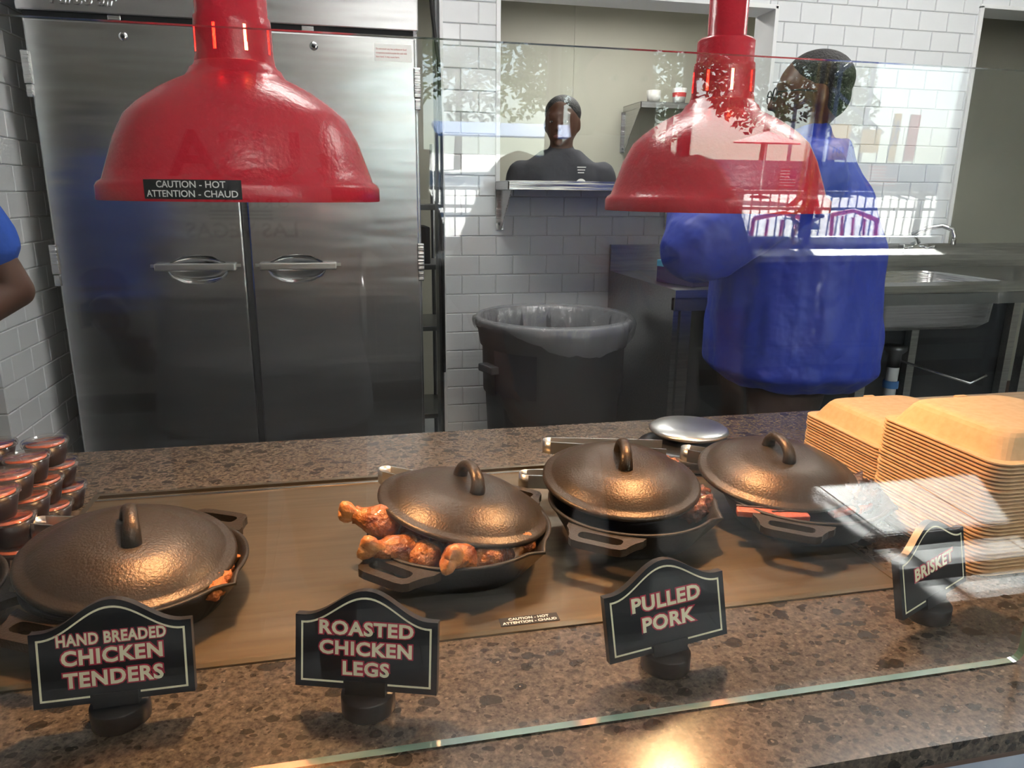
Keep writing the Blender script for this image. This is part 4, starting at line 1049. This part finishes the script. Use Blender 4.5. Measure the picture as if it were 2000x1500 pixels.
# second customer, pale shirt with a firework print
cu, HM = person('person in a pale shirt with a red and blue firework print, beside the photographer', (.56, -.46, 0), R(4), 1.64, 'skin_light', 'pale_shirt', 'black_trousers', 'hair_brown',
    arms=[((-.31, -.02, 1.14), (-.26, .14, .96)), ((.33, -.02, 1.14), (.30, .12, .94))], sleeve=.9, wide=1.35, puff=.03, hem=.86, long_hair=True, voxel=.0075)
m = MB(); random.seed(3)
for k in range(30):
    a = 2*PI*k/30; r0, r1 = .02, .085+.03*math.sin(k*2.3); wdt = .004+.003*(k % 3)
    m.cur = k % 2
    c0, c1 = Vector((math.cos(a), math.sin(a))), Vector((-math.sin(a), math.cos(a)))
    vs = []
    for rr_, ww in ((r0, .001), (r1*.8, wdt), (r1, .001)):
        for sg in (-1, 1):
            q = c0*rr_+c1*ww*sg; vs.append((q.x, .211-1.0*q.x*q.x, 1.235+q.y))
    m.add(vs, [(0, 1, 3, 2), (2, 3, 5, 4)])
m.build('shirt_print', ['shirt_red_print', 'shirt_blue_print'], cu)

# ================================================================== CUSTOMER SIDE AND STREET (mirrored in the glass)
lg = thing('window_ledge', 'pale standing ledge along the street windows with a steel foot rail', 'ledge', (1.9, SY+.15, 0))
MB().box((-1.9, -.13, .795), (2.0, .14, .83), None, .004).build('ledge_top', 'trim_white', lg)
MB().tube([(-1.9, .1, .30), (1.95, .1, .30)], .02, 12).build('foot_rail', 'polished_steel', lg)
for x in (-1.85, -.6, .7, 1.95): MB().tube([(x, .1, 0), (x, .1, .795)], .022, 12).build('post', 'polished_steel', lg)
for i, u in enumerate((1576, 1596)):
    x = my(u, 300, SY+.06).x
    pts = [(x, SY+.06, 2.6), (x-.01*i, SY+.06, 1.6), (x-.015, SY+.06, 1.08)]
    kn = [(x-.015-.05*i+.03*math.cos(k*.9)*(1-k/14), SY+.06+.012*math.sin(k*1.3), 1.08-.018*k) for k in range(13)]
    tag(MB().tube(pts+kn, .006, 8).build('cord', 'cord_yellow'), ('yellow cord knotted at its end, hanging by the window mullion', 'second yellow cord hanging beside the knotted one')[i], 'cord')

GZ = -.1
fe = thing('fence', 'dark metal fence of upright bars across the street pavement', 'fence', (0, -7, GZ))
for z in (.99, .80, .12): MB().box((-.5, -.02, z-.018), (9.5, .02, z+.018)).build('rail', 'fence_paint', fe)
bar = MB().box((-.007, -.007, .1), (.007, .007, .99)).mesh('bar', 'fence_paint')
for i in range(84): put('bar', bar, fe, (-.4+i*.118, 0, 0))
for x in (-.45, 2.0, 4.5, 7.0, 9.45): MB().box((x-.03, -.03, 0), (x+.03, .03, 1.03)).build('post', 'fence_paint', fe)

def tree(label, x, y, h, r, mt, seed, n=5200):
    rnd = random.Random(seed)
    t = thing('tree', label, 'tree', (x, y, GZ), group='trees beyond the fence')
    m = MB(); m.tube([(0, 0, 0), (.08, 0, h*.3), (-.05, .1, h*.6), (0, 0, h*.85)], [.22, .16, .1, .03], 10)
    for k in range(7):
        a = k*2.4; z0 = h*(.3+.07*k); m.tube([(0, 0, z0), (r*.4*math.cos(a), r*.4*math.sin(a), z0+.5), (r*.75*math.cos(a), r*.75*math.sin(a), z0+.9)], [.06, .04, .015], 6)
    m.build('trunk', 'bark_wood', t)
    f = MB(); cl = [(rnd.gauss(0, .42)*r, rnd.gauss(0, .42)*r, h*rnd.uniform(.25, 1.0), rnd.uniform(.3, .5)*r) for _ in range(26)]
    for i in range(n):
        cx, cy, cz, cr = cl[i % 26]; d = Vector((rnd.gauss(0, 1), rnd.gauss(0, 1), rnd.gauss(0, .8))).normalized()*cr*rnd.uniform(.5, 1)**.5
        c = Vector((cx, cy, cz))+d; u = Vector((rnd.gauss(0, 1), rnd.gauss(0, 1), rnd.gauss(0, .7))).normalized(); v = u.orthogonal().normalized()
        L = rnd.uniform(.14, .28); wd_ = L*.45
        f.add([c-u*L, c+v*wd_, c+u*L, c-v*wd_], [(0, 1, 2, 3)])
    tag(f.build('foliage', mt, t), kind='stuff')
tree('leafy tree with light green crown behind the blue awning', 5.6, -38, 10.5, 3.6, 'leaf', 1, 5200)
tree('dark green tree behind the fence beside the light green one', 11.2, -39, 11, 3.5, 'leaf_dark', 2)
tree('dark green tree behind the red parasol', 17.5, -39, 11.5, 3.5, 'leaf_dark', 3)
tree('dark green tree standing between parasol and banners', 24.0, -40, 10.5, 3.5, 'leaf_dark', 6)
tree('distant tree showing between the coaster beams', 37, -52, 10.0, 3, 'leaf', 4, 3500)
aw = thing('awning', 'long blue awning on posts beyond the fence', 'awning', (4.2, -16.5, GZ))
MB().prism([(-.6, 1.75), (.6, 1.55), (.6, 1.59), (-.6, 1.88)], -2.2, 2.2, Matrix.Rotation(R(90), 4, 'Z') @ Matrix.Rotation(R(90), 4, 'X')).build('canopy', 'awning_blue', aw)
for x in (-2.1, 2.1):
    for y in (-.5, .5): MB().tube([(x, y, 0), (x, y, 1.62)], .04, 8).build('post', 'fence_paint', aw)
p = my(1494, 300, -20)
pa = thing('parasol', 'red market parasol open beyond the fence', 'parasol', (p.x, -20, GZ))
m = MB(); n = 8; r_ = 1.0
vs = [(0, 0, 1.95)]+[(r_*math.cos(2*PI*k/n), r_*math.sin(2*PI*k/n), 1.62) for k in range(n)]+[(0, 0, 1.91)]+[(r_*math.cos(2*PI*k/n), r_*math.sin(2*PI*k/n), 1.58) for k in range(n)]
fs = [(0, 1+k, 1+(k+1) % n) for k in range(n)]+[(n+1, n+2+(k+1) % n, n+2+k) for k in range(n)]+[(1+k, n+2+k, n+2+(k+1) % n, 1+(k+1) % n) for k in range(n)]
m.add(vs, fs); m.build('canopy', 'parasol_red', pa)
MB().tube([(0, 0, 0), (0, 0, 1.92)], .025, 8).build('pole', 'trim_white', pa)
MB().lathe([(.001, 0), (.3, 0), (.28, .06), (.04, .08), (.04, .2)], 20).build('base', 'fence_paint', pa)
BY = -23.0
def flag(label, u0, u1, v0, v1):
    a, b = my(u0, v1, BY), my(u1, v0, BY); w, h = b.x-a.x, b.z-a.z
    t = thing('flag', label, 'flag', ((a.x+b.x)/2, BY+.03, a.z), group='stars and stripes flags on the far barrier')
    for k in range(13): MB().box((-w/2, -.01, h*k/13), (w/2, 0, h*(k+1)/13)).build('stripe', 'flag_red' if k % 2 == 0 else 'flag_white', t)
    cn = MB().box((-w/2+w*.58, -.013, h*6/13), (w/2, .004, h)).build('canton', 'flag_blue', t)
    for a_ in range(5):
        for b_ in range(4): MB().lathe([(.001, .002), (.014*w, .002)], 5, Matrix.Translation((w/2-w*.42*(a_+.5)/5, .005, h*6/13+h*7/13*(b_+.5)/4)) @ Matrix.Rotation(R(-90), 4, 'X')).build('star', 'flag_white', cn)
bw = thing('barrier', 'low dark barrier carrying flags across the far side of the pavement', 'barrier', (14, BY-.05, GZ))
for x in range(9): MB().box((-9+x*2.0, -.05, 0), (-9+x*2.0+1.97, 0, 1.05)).build('panel', 'coaster_steel', bw)
flag('stars and stripes flag hung beside the tall yellow banner', 1690, 1755, 325, 363)
flag('stars and stripes flag hung below the red parasol', 1520, 1556, 330, 366)
for i, (u0, u1, v0, v1, c, lab) in enumerate(((1616, 1664, 243, 312, 'banner_yellow', 'yellow banner with blue lettering near the parasol'), (1678, 1722, 254, 298, 'banner_yellow', 'small square yellow banner in the row'), (1733, 1763, 222, 315, 'banner_yellow', 'tall yellow banner with a leaping figure'), (1764, 1800, 224, 315, 'banner_red', 'tall red banner at the end of the row'))):
    a, b = my(u0, v1, BY-.6), my(u1, v0, BY-.6); w, h = b.x-a.x, b.z-a.z; z = a.z-GZ
    t = thing('banner', lab, 'banner', ((a.x+b.x)/2, BY-.6, GZ), group='banners beyond the fence')
    MB().box((-w/2, -.02, z), (w/2, 0, z+h), None, .004).build('cloth', c, t)
    for q in (-w/2, w/2): MB().tube([(q, -.03, 0), (q, -.03, z+h)], .025, 8).build('pole', 'fence_paint', t)
    if i == 0:
        for k in range(4): MB().box((-w*.3+k*w*.16, 0, z+h*.2), (-w*.3+k*w*.16+w*.1, .004, z+h*.36)).build('print', 'flag_blue', t)
    if i == 2:
        f = MB(); s9 = h/1.8; ell(f, (.03*s9, .004, z+1.45*s9), (.07*s9, .004, .09*s9))
        for a_, b_, r_ in (((.03, 0, 1.35), (.0, 0, .95), .07), ((0, 0, .95), (.12, 0, .7), .05), ((0, 0, .95), (-.2, 0, .45), .05), ((.03, 0, 1.3), (-.2, 0, 1.4), .035), ((.03, 0, 1.3), (.2, 0, 1.15), .035)):
            g_ = MB(); capsule(g_, a_, r_, b_, r_*.7, 10); f.add([(q_[0]*s9, .004+q_[1]*.06, z+q_[2]*s9) for q_ in g_.v], g_.f)
        f.build('leaping_figure', 'flag_blue', t)
cs = thing('coaster', 'steel roller coaster support beams rising behind the banners', 'coaster', (30.5, -46, GZ))
for a, b in (((-3, 0, 6.5), (5, 0, 1.5)), ((-2.2, 0, 7.6), (6, 0, 2.6)), ((-1, 0, 0), (-1, 0, 8)), ((2, 0, 0), (2, 0, 7)), ((4.5, 0, 0), (4.5, 0, 7)), ((4, 0, 8), (-1, 0, 4)), ((5, 0, 7.5), (2, 0, 9))):
    MB().tube([a, b], .13, 8).build('beam', 'coaster_steel', cs)
def red_chair(label, x, y, rz):
    t = thing('patio_chair', label, 'chair', (x, y, GZ), rz, 'red patio chairs')
    for sx in (-.2, .2):
        for sy in (-.2, .2): MB().tube([(sx, sy, 0), (sx, sy, .44)], .016, 8).build('leg', 'chair_red', t)
    MB().box((-.23, -.23, .43), (.23, .23, .46), None, .01).build('seat', 'chair_red', t)
    for sx in (-.2, .2): MB().tube([(sx, .2, .44), (sx, .28, 1.0)], .017, 8).build('back_post', 'chair_red', t)
    for sx in (-.1, 0, .1): MB().tube([(sx, .21, .46), (sx, .285, 1.0)], .012, 8).build('back_slat', 'chair_red', t)
    MB().tube([(-.2, .28, 1.0), (0, .29, 1.05), (.2, .28, 1.0)], .017, 8).build('top_rail', 'chair_red', t)
red_chair('red patio chair beside the hanging cords outside the window', 3.15, -4.0, R(20)); red_chair('red patio chair turned sideways near the window edge', 4.05, -4.0, R(75))
p = mz(1572, 425, GZ)
wk, HM = person('person in red trousers walking along the pavement past the fence', (p.x, p.y, GZ), R(-75), 1.72, 'skin_light', 'pale_shirt', 'red_trousers', 'hair_brown', jog=.22, voxel=.012)
